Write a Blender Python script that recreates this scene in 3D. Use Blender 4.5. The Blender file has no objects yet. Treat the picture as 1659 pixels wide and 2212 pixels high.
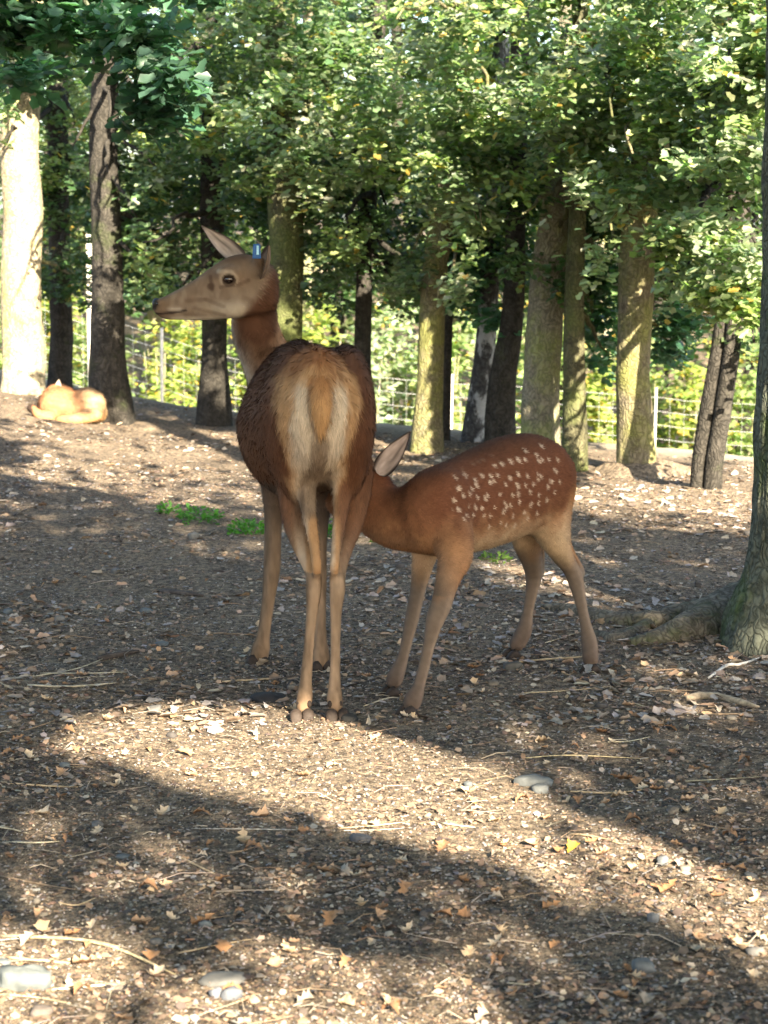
import bpy, math, random
import numpy as np
from mathutils import Vector, Matrix

# ------------------------------------------------------------------ camera, sky, sun, exposure
scene = bpy.context.scene
col = scene.collection
CAM_H, FOC = 1.5, 4300.0 / 2212.0           # focal length in picture heights
PITCH = math.atan(606.0 / 4300.0)
cam_data = bpy.data.cameras.new('camera')
cam = bpy.data.objects.new('camera', cam_data)
col.objects.link(cam)
cam.location = (0, 0, CAM_H)
cam.rotation_euler = (math.pi / 2 - PITCH, 0, 0)
cam_data.sensor_fit = 'VERTICAL'
cam_data.sensor_height = 36.0
cam_data.lens = 36.0 * FOC
cam_data.clip_start = 0.05
cam_data.clip_end = 800
cam_data.dof.use_dof = True
cam_data.dof.focus_distance = 6.5
cam_data.dof.aperture_fstop = 6.7
scene.camera = cam

SUN_EL, SUN_AZ = math.radians(28.0), math.radians(22.0)    # azimuth: behind the camera, to the right
SDIR = np.array([math.sin(SUN_AZ) * math.cos(SUN_EL), -math.cos(SUN_AZ) * math.cos(SUN_EL), math.sin(SUN_EL)])
world = bpy.data.worlds.new('World')
scene.world = world
world.use_nodes = True
wn = world.node_tree
for n in list(wn.nodes):
    wn.nodes.remove(n)
sky = wn.nodes.new('ShaderNodeTexSky')
sky.sky_type = 'NISHITA'
sky.sun_disc = False
sky.sun_elevation = SUN_EL
sky.sun_rotation = math.atan2(SDIR[0], SDIR[1])
sky.air_density = 1.0
sky.dust_density = 2.0
bg = wn.nodes.new('ShaderNodeBackground')
bg.inputs['Strength'].default_value = 0.085
wo = wn.nodes.new('ShaderNodeOutputWorld')
wn.links.new(sky.outputs[0], bg.inputs['Color'])
wn.links.new(bg.outputs[0], wo.inputs['Surface'])
sun_data = bpy.data.lights.new('sun', 'SUN')
sun_data.energy = 5.0
sun_data.angle = math.radians(0.53)
sun_data.color = (1.0, 0.87, 0.66)
sun = bpy.data.objects.new('sun', sun_data)
col.objects.link(sun)
sun.location = tuple(SDIR * 60)
sun.rotation_euler = Vector(tuple(-SDIR)).to_track_quat('-Z', 'Y').to_euler()
scene.view_settings.view_transform = 'Standard'
scene.view_settings.look = 'None'
scene.view_settings.gamma = 1.0
scene.view_settings.use_curve_mapping = False
scene.view_settings.exposure = 2.95
scene.render.engine = 'CYCLES'
scene.cycles.use_denoising = True
scene.cycles.max_bounces = 8
scene.cycles.diffuse_bounces = 4
scene.cycles.transmission_bounces = 4
scene.cycles.glossy_bounces = 2
scene.cycles.caustics_reflective = False
scene.cycles.caustics_refractive = False

rng = np.random.default_rng(7)
random.seed(7)


# ------------------------------------------------------------------ numeric helpers
def hash3(i, j, k, s=0):
    n = (i * 374761393 + j * 668265263 + k * 2147483647 + s * 974634911) & 0xFFFFFFFF
    n = ((n ^ (n >> 13)) * 1274126177) & 0xFFFFFFFF
    n = n ^ (n >> 16)
    return (n & 0xFFFFFF) / float(0xFFFFFF)


def vnoise(p, s=0):
    """smooth value noise in 0..1 of points (N,3)"""
    p = np.asarray(p, float)
    i = np.floor(p).astype(np.int64)
    f = p - i
    f = f * f * (3 - 2 * f)
    r = 0
    for a in (0, 1):
        for b in (0, 1):
            for c in (0, 1):
                w = (f[:, 0] if a else 1 - f[:, 0]) * (f[:, 1] if b else 1 - f[:, 1]) * (f[:, 2] if c else 1 - f[:, 2])
                r = r + w * hash3(i[:, 0] + a, i[:, 1] + b, i[:, 2] + c, s)
    return r


def fbm(p, octs=3, s=0):
    p = np.asarray(p, float)
    r, a, t = 0, 1.0, 0
    for o in range(octs):
        r = r + a * vnoise(p * (2 ** o), s + o)
        t += a
        a *= .5
    return r / t


def sstep(a, b, x):
    t = np.clip((np.asarray(x, float) - a) / (b - a), 0, 1)
    return t * t * (3 - 2 * t)


def W(px, py, Y):
    """point of the place at distance Y north of the viewer, surveyed from the photograph (1659 x 2212 survey grid)"""
    a, b = (px - 829.5) / 4300.0, (1106 - py) / 4300.0
    c, s = math.cos(PITCH), math.sin(PITCH)
    dy, dz = c + b * s, -s + b * c
    return np.array([a * Y / dy, Y, CAM_H + dz * Y / dy])


def crest(x):
    return 14.46 - .846 * np.clip(x, -4.2, 3.2)


def ground_h(x, y):
    x = np.asarray(x, float)
    y = np.asarray(y, float)
    s = y - crest(x)
    h = -1.8 * sstep(.9, 8.0, s) - .05 * np.clip(x, -4, 6) * sstep(0, 8, s)
    h = h + .10 * np.clip(-x - 1.7, 0, 2.5) * sstep(9, 14, y)
    h = h + 3.5 * sstep(30, 70, y)
    P = np.stack([x, y, 0 * x], -1).reshape(-1, 3)
    n = (.10 * (fbm(P * .45, 2, 3) - .5) * sstep(8, 12, y.ravel())
         + .045 * (fbm(P * 1.7, 3, 11) - .5) + .022 * (fbm(P * 7.0, 3, 21) - .5))
    return h + n.reshape(x.shape)


def gh(x, y):
    return float(ground_h(np.array([x]), np.array([y]))[0])


def ground_at(px, py):
    """where the line of sight through a survey point meets the ground"""
    lo, hi = 2.0, 40.0
    ys = np.linspace(lo, hi, 800)
    a, b = (px - 829.5) / 4300.0, (1106 - py) / 4300.0
    c, s = math.cos(PITCH), math.sin(PITCH)
    dy, dz = c + b * s, -s + b * c
    xs, zs = a * ys / dy, CAM_H + dz * ys / dy
    d = zs - ground_h(xs, ys)
    k = int(np.argmax(d < 0)) if (d < 0).any() else len(ys) - 1
    y = ys[k]
    if k > 0 and d[k] < 0:
        t = d[k - 1] / (d[k - 1] - d[k])
        y = ys[k - 1] + t * (ys[k] - ys[k - 1])
    x = a * y / dy
    return np.array([x, y, gh(x, y)])


def unit(v):
    v = np.asarray(v, float)
    return v / (np.linalg.norm(v, axis=-1, keepdims=True) + 1e-12)


# ------------------------------------------------------------------ mesh helpers
def mesh_from(name, V, faces, colors=None, smooth=True, normals=None):
    """faces: list of int arrays, each (n, k) with one vertex count k"""
    V = np.asarray(V, np.float32)
    me = bpy.data.meshes.new(name)
    me.vertices.add(len(V))
    me.vertices.foreach_set('co', V.ravel())
    faces = [np.asarray(f, np.int32) for f in faces if len(f)]
    loops = np.concatenate([f.ravel() for f in faces])
    tot = np.concatenate([np.full(len(f), f.shape[1], np.int32) for f in faces])
    start = np.concatenate([[0], np.cumsum(tot)[:-1]]).astype(np.int32)
    me.loops.add(len(loops))
    me.loops.foreach_set('vertex_index', loops)
    me.polygons.add(len(tot))
    me.polygons.foreach_set('loop_start', start)
    me.polygons.foreach_set('loop_total', tot)
    me.polygons.foreach_set('use_smooth', np.full(len(tot), smooth, bool))
    me.update(calc_edges=True)
    if colors is not None:
        at = me.color_attributes.new('col', 'FLOAT_COLOR', 'POINT')
        c = np.ones((len(V), 4), np.float32)
        c[:, :3] = colors
        at.data.foreach_set('color', c.ravel())
    if normals is not None:
        me.normals_split_custom_set_from_vertices(np.asarray(normals, np.float32))
    return me


def link(name, me, mat=None, parent=None, loc=None):
    o = bpy.data.objects.new(name, me)
    col.objects.link(o)
    if mat is not None and not me.materials:
        me.materials.append(mat)
    if parent is not None:
        o.parent = parent
        o.matrix_parent_inverse = Matrix.Translation(parent.location).inverted() if parent.rotation_euler[2] == 0 else parent.matrix_basis.inverted()
    if loc is not None:
        o.location = tuple(loc)
    return o


def tag(o, label=None, cat=None, group=None, kind=None):
    if label: o['label'] = label
    if cat: o['category'] = cat
    if group: o['group'] = group
    if kind: o['kind'] = kind
    return o


def thing(name, label, cat, loc, group=None):
    o = bpy.data.objects.new(name, None)
    o.empty_display_size = .1
    col.objects.link(o)
    o.location = tuple(float(v) for v in loc)
    return tag(o, label, cat, group)


def tube_rings(path, radii, n=8, wob=0.0, seed=0, cap=True):
    """swept tube along path (k,3): returns V, [quads, ...]"""
    path = np.asarray(path, float)
    k = len(path)
    T = np.gradient(path, axis=0)
    T = unit(T)
    ref = np.array([0, 0, 1.0]) if abs(T[0, 2]) < .8 else np.array([1.0, 0, 0])
    A = unit(np.cross(T, ref))
    B = np.cross(T, A)
    th = np.linspace(0, 2 * math.pi, n, endpoint=False)
    r = np.asarray(radii, float)[:, None] * np.ones(n)[None]
    if wob:
        r = r * (1 + wob * (np.random.default_rng(seed).random((k, n)) - .5))
    V = path[:, None] + r[..., None] * (np.cos(th)[None, :, None] * A[:, None] + np.sin(th)[None, :, None] * B[:, None])
    V = V.reshape(-1, 3)
    i = np.arange(k - 1)[:, None] * n
    j = np.arange(n)[None]
    q = np.stack([i + j, i + (j + 1) % n, i + n + (j + 1) % n, i + n + j], -1).reshape(-1, 4)
    F = [q]
    if cap:
        V = np.concatenate([V, path[:1], path[-1:]])
        a, b = len(V) - 2, len(V) - 1
        j = np.arange(n)
        F.append(np.stack([(j + 1) % n, j, np.full(n, a)], -1))
        F.append(np.stack([(k - 1) * n + j, (k - 1) * n + (j + 1) % n, np.full(n, b)], -1))
    return V, F


def merge(parts):
    """[(V, [faces...]) ...] -> V, [faces by size]"""
    Vs, by, off = [], {}, 0
    for V, F in parts:
        Vs.append(V)
        for f in F:
            f = np.asarray(f)
            if len(f):
                by.setdefault(f.shape[1], []).append(f + off)
        off += len(V)
    return np.concatenate(Vs), [np.concatenate(v) for v in by.values()]


def smooth_path(pts, n):
    """Catmull-Rom through rows of pts (any columns)"""
    pts = np.asarray(pts, float)
    m = len(pts)
    t = np.linspace(0, m - 1, n)
    i = np.clip(np.floor(t).astype(int), 0, m - 2)
    u = (t - i)[:, None]
    g = lambda k: pts[np.clip(k, 0, m - 1)]
    p0, p1, p2, p3 = g(i - 1), g(i), g(i + 1), g(i + 2)
    p0 = np.where((i == 0)[:, None], 2 * p1 - p2, p0)
    p3 = np.where((i == m - 2)[:, None], 2 * p2 - p1, p3)
    return .5 * (2 * p1 + (p2 - p0) * u + (2 * p0 - 5 * p1 + 4 * p2 - p3) * u ** 2 + (3 * p1 - p0 - 3 * p2 + p3) * u ** 3)


# ------------------------------------------------------------------ materials
class Mat:
    def __init__(self, name):
        self.m = bpy.data.materials.new(name)
        self.m.use_nodes = True
        self.t = self.m.node_tree
        self.t.nodes.clear()
        self.out = self.n('ShaderNodeOutputMaterial')

    def n(self, kind, **kw):
        nd = self.t.nodes.new(kind)
        for k, v in kw.items():
            if k in nd.inputs:
                nd.inputs[k].default_value = v
            else:
                setattr(nd, k, v)
        return nd

    def l(self, a, b):
        self.t.links.new(a, b)

    def coords(self, scale=(1, 1, 1)):
        tc = self.n('ShaderNodeTexCoord')
        mp = self.n('ShaderNodeMapping')
        mp.inputs['Scale'].default_value = scale
        self.l(tc.outputs['Object'], mp.inputs['Vector'])
        return mp.outputs['Vector']

    def noise(self, vec, scale, detail=4, rough=.6):
        nd = self.n('ShaderNodeTexNoise')
        nd.inputs['Scale'].default_value = scale
        nd.inputs['Detail'].default_value = detail
        nd.inputs['Roughness'].default_value = rough
        self.l(vec, nd.inputs['Vector'])
        return nd.outputs['Fac']

    def ramp(self, fac, stops):
        nd = self.n('ShaderNodeValToRGB')
        cr = nd.color_ramp
        while len(cr.elements) < len(stops):
            cr.elements.new(.5)
        for e, (p, c) in zip(cr.elements, stops):
            e.position = p
            e.color = (*c, 1) if len(c) == 3 else c
        self.l(fac, nd.inputs['Fac'])
        return nd.outputs['Color']

    def mix(self, fac, a, b, blend='MIX'):
        nd = self.n('ShaderNodeMix', data_type='RGBA', blend_type=blend)
        for s, v in ((nd.inputs[0], fac), (nd.inputs[6], a), (nd.inputs[7], b)):
            if isinstance(v, (int, float)):
                s.default_value = v
            elif isinstance(v, tuple):
                s.default_value = (*v, 1)
            else:
                self.l(v, s)
        return nd.outputs[2]

    def attr(self, name='col'):
        nd = self.n('ShaderNodeAttribute', attribute_name=name)
        return nd.outputs['Color']

    def bsdf(self, color, rough=.8, spec=.3, bump=None, bump_s=.5, bump_d=.01):
        b = self.n('ShaderNodeBsdfPrincipled')
        if isinstance(color, tuple):
            b.inputs['Base Color'].default_value = (*color, 1)
        else:
            self.l(color, b.inputs['Base Color'])
        if isinstance(rough, (int, float)):
            b.inputs['Roughness'].default_value = rough
        else:
            self.l(rough, b.inputs['Roughness'])
        b.inputs['Specular IOR Level'].default_value = spec
        if bump is not None:
            bp = self.n('ShaderNodeBump')
            bp.inputs['Strength'].default_value = bump_s
            bp.inputs['Distance'].default_value = bump_d
            self.l(bump, bp.inputs['Height'])
            self.l(bp.outputs[0], b.inputs['Normal'])
        self.l(b.outputs[0], self.out.inputs['Surface'])
        return b


def mat_soil():
    M = Mat('soil')
    v = M.coords()
    a = M.noise(v, 1.3, 5)
    b = M.noise(v, 38, 6, .7)
    c = M.noise(v, 210, 3, .6)
    base = M.ramp(a, [(.3, (.122, .102, .083)), (.7, (.205, .170, .130))])
    fine = M.ramp(b, [(.34, (.22, .20, .19)), (.5, (.85, .83, .82)), (.70, (1.9, 1.75, 1.55))])  # bump hollows darkened, their shade put into the soil colour
    c1 = M.mix(1.0, base, fine, 'MULTIPLY')
    gr = M.ramp(c, [(.35, (.45, .43, .42)), (.5, (1, 1, 1)), (.68, (1.8, 1.7, 1.55))])
    c2 = M.mix(.85, c1, gr, 'MULTIPLY')
    dry = M.mix(M.noise(v, 30, 5), (.42, .37, .27), (.58, .52, .40))
    f = M.attr('dry')
    c3 = M.mix(f, c2, dry)
    h = M.mix(.5, b, c)
    M.bsdf(c3, 1.0, .1, h, .9, .018)
    return M.m


def mat_attr(name, rough=.85, spec=.2, noise_scale=60, lo=.75, hi=1.25, bump=.3):
    M = Mat(name)
    v = M.coords()
    nf = M.noise(v, noise_scale, 4)
    k = M.ramp(nf, [(.3, (lo,) * 3), (.7, (hi,) * 3)])
    c = M.mix(1.0, M.attr(), k, 'MULTIPLY')
    M.bsdf(c, rough, spec, nf, bump, .004)
    return M.m


def mat_leaf(name, trans=.44, rough=.40, spec=.55, tint=(.95, 1.18, .5)):
    M = Mat(name)
    c = M.attr()
    b = M.bsdf(c, rough, spec)
    tr = M.n('ShaderNodeBsdfTranslucent')
    tc = M.mix(1.0, c, tint, 'MULTIPLY')
    tcc = M.mix(1.0, tc, (1.5, 1.5, 1.5), 'MULTIPLY')
    M.l(tcc, tr.inputs['Color'])
    mx = M.n('ShaderNodeMixShader')
    mx.inputs[0].default_value = trans
    M.l(b.outputs[0], mx.inputs[1])
    M.l(tr.outputs[0], mx.inputs[2])
    M.l(mx.outputs[0], M.out.inputs['Surface'])
    return M.m


def mat_bark(name, dark, light, moss, moss_amt, ridge=26, mottled=None):
    M = Mat(name)
    v = M.coords((1, 1, .085))
    v2 = M.coords()
    vo = M.n('ShaderNodeTexVoronoi', feature='DISTANCE_TO_EDGE')
    vo.inputs['Scale'].default_value = ridge
    nv = M.n('ShaderNodeTexNoise')
    nv.inputs['Scale'].default_value = 9
    M.l(v2, nv.inputs['Vector'])
    wv = M.mix(.2, v, nv.outputs['Color'], 'ADD')
    M.l(wv, vo.inputs['Vector'])
    fis = M.ramp(vo.outputs['Distance'], [(.0, (.38,) * 3), (.16, (.85,) * 3), (.4, (1,) * 3)])
    n1 = M.noise(v2, 14, 5)
    base = M.ramp(n1, [(.3, dark), (.7, light)])
    c = M.mix(.8, base, fis, 'MULTIPLY')
    mn = M.noise(v2, 3.1, 5, .7)
    mf = M.ramp(mn, [(.62 - moss_amt * .45, (0, 0, 0)), (.78 - moss_amt * .35, (1, 1, 1))])
    mfine = M.mix(M.noise(v2, 120, 3), tuple(x * .7 for x in moss), tuple(min(1, x * 1.35) for x in moss))
    mossc = M.mix(.6, mfine, fis, 'MULTIPLY')
    cm = M.mix(mf, c, mossc)
    if mottled:
        pn = M.noise(M.coords((1, 1, .55)), 7, 5, .65)
        pf = M.ramp(pn, [(.5, (0, 0, 0)), (.56, (1, 1, 1))])
        cm = M.mix(pf, cm, mottled)
    hb = M.mix(.45, fis, M.noise(v2, 70, 4))
    M.bsdf(cm, .95, .15, hb, .8, .02)
    return M.m


MAT = {}
MAT['soil'] = mat_soil()
MAT['litter'] = mat_attr('dead_leaf', .8, .25, 45, .7, 1.25, .3)
MAT['stone'] = mat_attr('stone', .85, .3, 30, .7, 1.2, .6)
MAT['wood'] = mat_attr('dead_wood', .9, .2, 60, .6, 1.3, .6)
MAT['leaf'] = mat_leaf('oak_leaf')
MAT['bush_leaf'] = mat_leaf('bush_leaf', .45, .5, .35, (1.0, 1.2, .3))
MAT['bark_pale'] = mat_bark('bark_pale', (.30, .25, .17), (.46, .40, .28), (.30, .30, .10), .25, 30)
MAT['bark_dark'] = mat_bark('bark_dark', (.026, .024, .021), (.066, .059, .050), (.05, .062, .026), .12, 28)
MAT['bark_grey'] = mat_bark('bark_grey', (.17, .155, .115), (.30, .27, .20), (.22, .24, .09), .35, 30)
MAT['bark_olive'] = mat_bark('bark_olive', (.06, .057, .036), (.13, .122, .07), (.10, .118, .04), .45, 30)
MAT['bark_moss'] = mat_bark('bark_moss', (.12, .10, .07), (.24, .205, .14), (.175, .175, .06), .52, 28)
MAT['bark_near'] = mat_bark('bark_near', (.075, .08, .065), (.17, .18, .14), (.07, .10, .03), .25, 30)
MAT['bark_birch'] = mat_bark('bark_birch', (.04, .04, .045), (.10, .10, .10), (.1, .1, .08), .05, 20, (.30, .31, .32))
MAT['root'] = mat_bark('root_bark', (.10, .088, .07), (.20, .175, .14), (.08, .095, .04), .28, 30)
# ------------------------------------------------------------------ ground: one sheet, dense where it is seen
def axis_coords(dense_lo, dense_hi, step, lo, hi, g=1.16):
    mid = list(np.arange(dense_lo, dense_hi + 1e-6, step))
    a, s = dense_lo, step
    left = []
    while a > lo:
        s *= g
        a -= s
        left.append(a)
    b, s = mid[-1], step
    right = []
    while b < hi:
        s *= g
        b += s
        right.append(b)
    return np.array(left[::-1] + mid + right)


gx = axis_coords(-3.4, 3.4, .03, -160, 160)
ya = np.arange(3.2, 9.0, .026)
yb = []
y_, s_ = ya[-1], .026
while y_ < 18:
    s_ *= 1.012
    y_ += s_
    yb.append(y_)
while y_ < 320:
    s_ *= 1.15
    y_ += s_
    yb.append(y_)
yc = []
y_, s_ = ya[0], .026
while y_ > -120:
    s_ *= 1.2
    y_ -= s_
    yc.append(y_)
gy = np.array(yc[::-1] + list(ya) + yb)
GX, GY = np.meshgrid(gx, gy, indexing='xy')
GZ = ground_h(GX, GY)
V = np.stack([GX, GY, GZ], -1).reshape(-1, 3)
nxg, nyg = len(gx), len(gy)
i = np.arange(nyg - 1)[:, None] * nxg
j = np.arange(nxg - 1)[None]
q = np.stack([i + j, i + j + 1, i + nxg + j + 1, i + nxg + j], -1).reshape(-1, 4)
me = mesh_from('ground', V, [q])
dry = sstep(.3, 2.6, (V[:, 1] - crest(V[:, 0])) + 1.2 * (fbm(V * np.array([.8, .8, 0]), 3, 5) - .5))
sv = V[:, 1] - crest(V[:, 0])
dry = dry * (1 - sstep(8, 13, sv))
at = me.color_attributes.new('dry', 'FLOAT_COLOR', 'POINT')
c4 = np.ones((len(V), 4), np.float32)
c4[:, :3] = dry[:, None]
at.data.foreach_set('color', c4.ravel())
ground = link('ground', me, MAT['soil'])
tag(ground, 'brown woodland floor of bare soil under scattered dead leaves', None, None, 'structure')

# ------------------------------------------------------------------ where the sun reaches: gaps in the crowns
# A crown leaf at (x,y,z) shades the ground point (u,v) = (x,y) - z*SDIR_xy/SDIR_z.  The gaps below are ground outlines.
KX, KY = SDIR[0] / SDIR[2], SDIR[1] / SDIR[2]
def to_uv(P):
    return np.stack([P[:, 0] - P[:, 2] * KX, P[:, 1] - P[:, 2] * KY], -1)


def outline(pts):
    return np.array([ground_at(*p)[:2] for p in pts])


def in_poly(P, poly):
    x, y = P[:, 0], P[:, 1]
    ins = np.zeros(len(P), bool)
    n = len(poly)
    for a in range(n):
        x1, y1 = poly[a]
        x2, y2 = poly[(a + 1) % n]
        c = ((y1 > y) != (y2 > y))
        with np.errstate(divide='ignore', invalid='ignore'):
            ins ^= c & (x < (x2 - x1) * (y - y1) / (y2 - y1 + 1e-12) + x1)
    return ins


GAPS = [  # (share of leaves left in, ground outline)
    (.0, [(150, 1592), (330, 1552), (560, 1545), (760, 1592), (1000, 1675), (1130, 1735), (1090, 1830), (950, 1790), (760, 1742), (560, 1688), (330, 1640)]),
    (.04, [(1130, 1735), (1200, 1770), (1400, 1858), (1659, 1965), (1800, 2020), (1800, 2075), (1659, 2018), (1400, 1935), (1150, 1850), (1090, 1830)]),
    (.45, [(40, 1800), (200, 1835), (420, 1945), (400, 1990), (200, 1940), (40, 1850)]),
    (.05, [(-60, 2060), (130, 2070), (300, 2140), (420, 2212), (300, 2300), (100, 2300), (150, 2215), (-60, 2125)]),
    (.05, [(490, 2080), (640, 2105), (860, 2150), (1050, 2240), (1000, 2350), (800, 2300), (560, 2150)]),
    (.5, [(1000, 1985), (1280, 2100), (1260, 2140), (1000, 2060)]),
    (.75, [(1180, 1590), (1300, 1600), (1500, 1730), (1640, 1800), (1450, 1770), (1250, 1680)]),
    (.3, [(1280, 1395), (1400, 1405), (1470, 1465), (1330, 1455)]),
    (.05, [(150, 925), (540, 940), (540, 965), (160, 955)]),
    (.05, [(40, 970), (300, 965), (440, 1000), (300, 1018), (60, 1000)]),
    (.1, [(180, 1020), (400, 1018), (530, 1045), (520, 1078), (300, 1055)]),
    (.0, [(1230, 1035), (1659, 1060), (1659, 1112), (1230, 1088)]),
    (.25, [(980, 1212), (1150, 1222), (1400, 1252), (1400, 1298), (1150, 1285)]),
    (.12, [(-40, 925), (545, 935), (545, 1085), (330, 1075), (150, 1040), (-40, 1000)]),
    (.7, [(-40, 1085), (545, 1085), (560, 1180), (250, 1200), (-40, 1150)]),
    (.22, [(1230, 1030), (1659, 1055), (1659, 1160), (1420, 1140), (1230, 1110)]),
    (.2, [(0, 905), (120, 905), (140, 925), (0, 925)]),
]
GAPS = [(k, outline(p)) for k, p in GAPS]


LANES = [  # trunks the sun reaches: foot x, y, lit from z to z, half width
    (-3.14, 17.1, .1, 2.25, .34), (.28, 13.6, .0, 1.0, .13), (.36, 13.6, 1.7, 2.6, .13), (1.57, 12.4, .0, .85, .13), (1.06, 13.25, .0, .55, .06)]


def sun_lane(P):
    """crown points between the sun and the sunlit lengths of trunk"""
    uv = to_uv(P)
    L = math.hypot(KX, KY)
    e = np.array([-KX, -KY]) / L
    r = np.zeros(len(P), bool)
    for x, y, z0, z1, w in LANES:
        rx, ry = uv[:, 0] - x, uv[:, 1] - y
        d, t = np.abs(rx * e[1] - ry * e[0]), rx * e[0] + ry * e[1]
        r |= (d < w) & (t > z0 * L) & (t < z1 * L) & (P[:, 1] < y - .15)
    return r


MEADOW = np.array([(-4.2, 17.6), (-.5, 15.0), (2.5, 12.8), (3.8, 14.2), (.2, 18.6), (-3.6, 21.0)])


def keep_share(P, forced=None):
    """share of leaves that stay at crown points P so that the sun falls through the gaps"""
    uv = to_uv(P)
    k = np.ones(len(P))
    n = fbm(np.concatenate([uv * 1.5, np.zeros((len(uv), 1))], 1), 2, 77)
    far = sstep(11.2, 13.2, uv[:, 1] + .846 * uv[:, 0] * .5)
    k = np.where(n > .44, 1 - far * .97, k)
    far2 = sstep(14.6, 16.0, uv[:, 1])
    k = np.where(n > .32, np.minimum(k, 1 - far2), k)
    if forced is not None:
        k = np.where(forced, 1, k)
    k = np.where(sun_lane(P), 0, k)
    k = np.where(in_poly(uv, MEADOW), np.minimum(k, .04), k)
    for s, poly in GAPS:
        ins = in_poly(uv, poly)
        if s < .2:
            ins |= in_poly(uv + [0, .12], poly) | in_poly(uv - [0, .12], poly)
        k = np.where(ins, np.minimum(k, s), k)
    return k
# ------------------------------------------------------------------ leaves
def leaf_template(kind):
    if kind == 'simple':      # folded diamond
        V = np.array([[0, 0, 0], [-.33, .5, .07], [0, 1, -.05], [.33, .5, .07]])
        return V, [np.array([[0, 2, 1], [0, 3, 2]])]
    if kind == 'oak':
        ys = [0, .22, .45, .72, 1.0]
        ws = [.03, .24, .2, .33, .02]
    else:                      # 'lobed' for fallen leaves
        ys = [0, .1, .22, .34, .46, .58, .70, .84, 1.0]
        ws = [.02, .05, .20, .11, .33, .17, .36, .20, .02]
    n = len(ys)
    V = []
    for y, w in zip(ys, ws):
        V += [[-w, y + .06 * (w > .2), .25 * w], [0, y, -.10 * y * y], [w, y + .06 * (w > .2), .25 * w]]
    q = []
    for k in range(n - 1):
        a, b = 3 * k, 3 * k + 3
        q += [[a, a + 1, b + 1, b], [a + 1, a + 2, b + 2, b + 1]]
    return np.array(V, float), [np.array(q)]


def scatter(pos, fwd, nrm, size, tmpl, colors, name):
    """one mesh of many small copies of a template"""
    TV, TF = tmpl
    f = unit(fwd)
    s = unit(np.cross(f, nrm))
    n = np.cross(s, f)
    R = np.stack([s, f, n], -1)                       # (N,3,3)
    V = pos[:, None] + np.einsum('nij,kj->nki', R, TV) * np.asarray(size)[:, None, None]
    N, K = len(pos), len(TV)
    off = (np.arange(N) * K)[:, None, None]
    F = [(t[None] + off).reshape(-1, t.shape[1]) for t in TF]
    C = np.repeat(colors, K, axis=0)
    return mesh_from(name, V.reshape(-1, 3), F, C)


def leaf_colors(n, tone, r):  # crown tones hold light: sage and lime sunlit, blue and deep shaded
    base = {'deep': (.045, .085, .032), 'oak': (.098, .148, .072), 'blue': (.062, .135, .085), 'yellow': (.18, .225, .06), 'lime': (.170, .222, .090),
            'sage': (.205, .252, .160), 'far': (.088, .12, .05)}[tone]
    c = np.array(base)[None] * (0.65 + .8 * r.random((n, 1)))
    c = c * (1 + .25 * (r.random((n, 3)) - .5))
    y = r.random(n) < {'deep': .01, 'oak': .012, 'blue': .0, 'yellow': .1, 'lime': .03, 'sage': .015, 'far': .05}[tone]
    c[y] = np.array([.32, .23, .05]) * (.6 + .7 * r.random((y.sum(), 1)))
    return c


def spray_leaves(c, rx, ry, rz, n, r, twig=.28, per=12):
    """leaf positions and axes in twig sprays inside an ellipsoid"""
    m = max(1, n // per)
    d = unit(r.normal(size=(m, 3))) * (r.random((m, 1)) ** .45)
    base = np.asarray(c) + d * np.array([rx, ry, rz])
    az = r.random(m) * 2 * math.pi
    tw = np.stack([np.cos(az), np.sin(az), -.25 + .35 * r.normal(size=m)], -1)
    tw = unit(tw)
    t = (np.arange(per) + .5) / per
    P = base[:, None] + tw[:, None] * (t[None, :, None] - .5) * twig
    side = unit(np.cross(tw, [0, 0, 1.0]))
    sg = np.where(np.arange(per) % 2, 1, -1)[None, :, None]
    F = tw[:, None] * .7 + side[:, None] * sg * .8 + r.normal(size=(m, per, 3)) * .25
    N = np.array([0, 0, .72]) + SDIR * .55 + r.normal(size=(m, per, 3)) * .45
    P = P + r.normal(size=P.shape) * .02
    return P.reshape(-1, 3), F.reshape(-1, 3), N.reshape(-1, 3)


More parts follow.
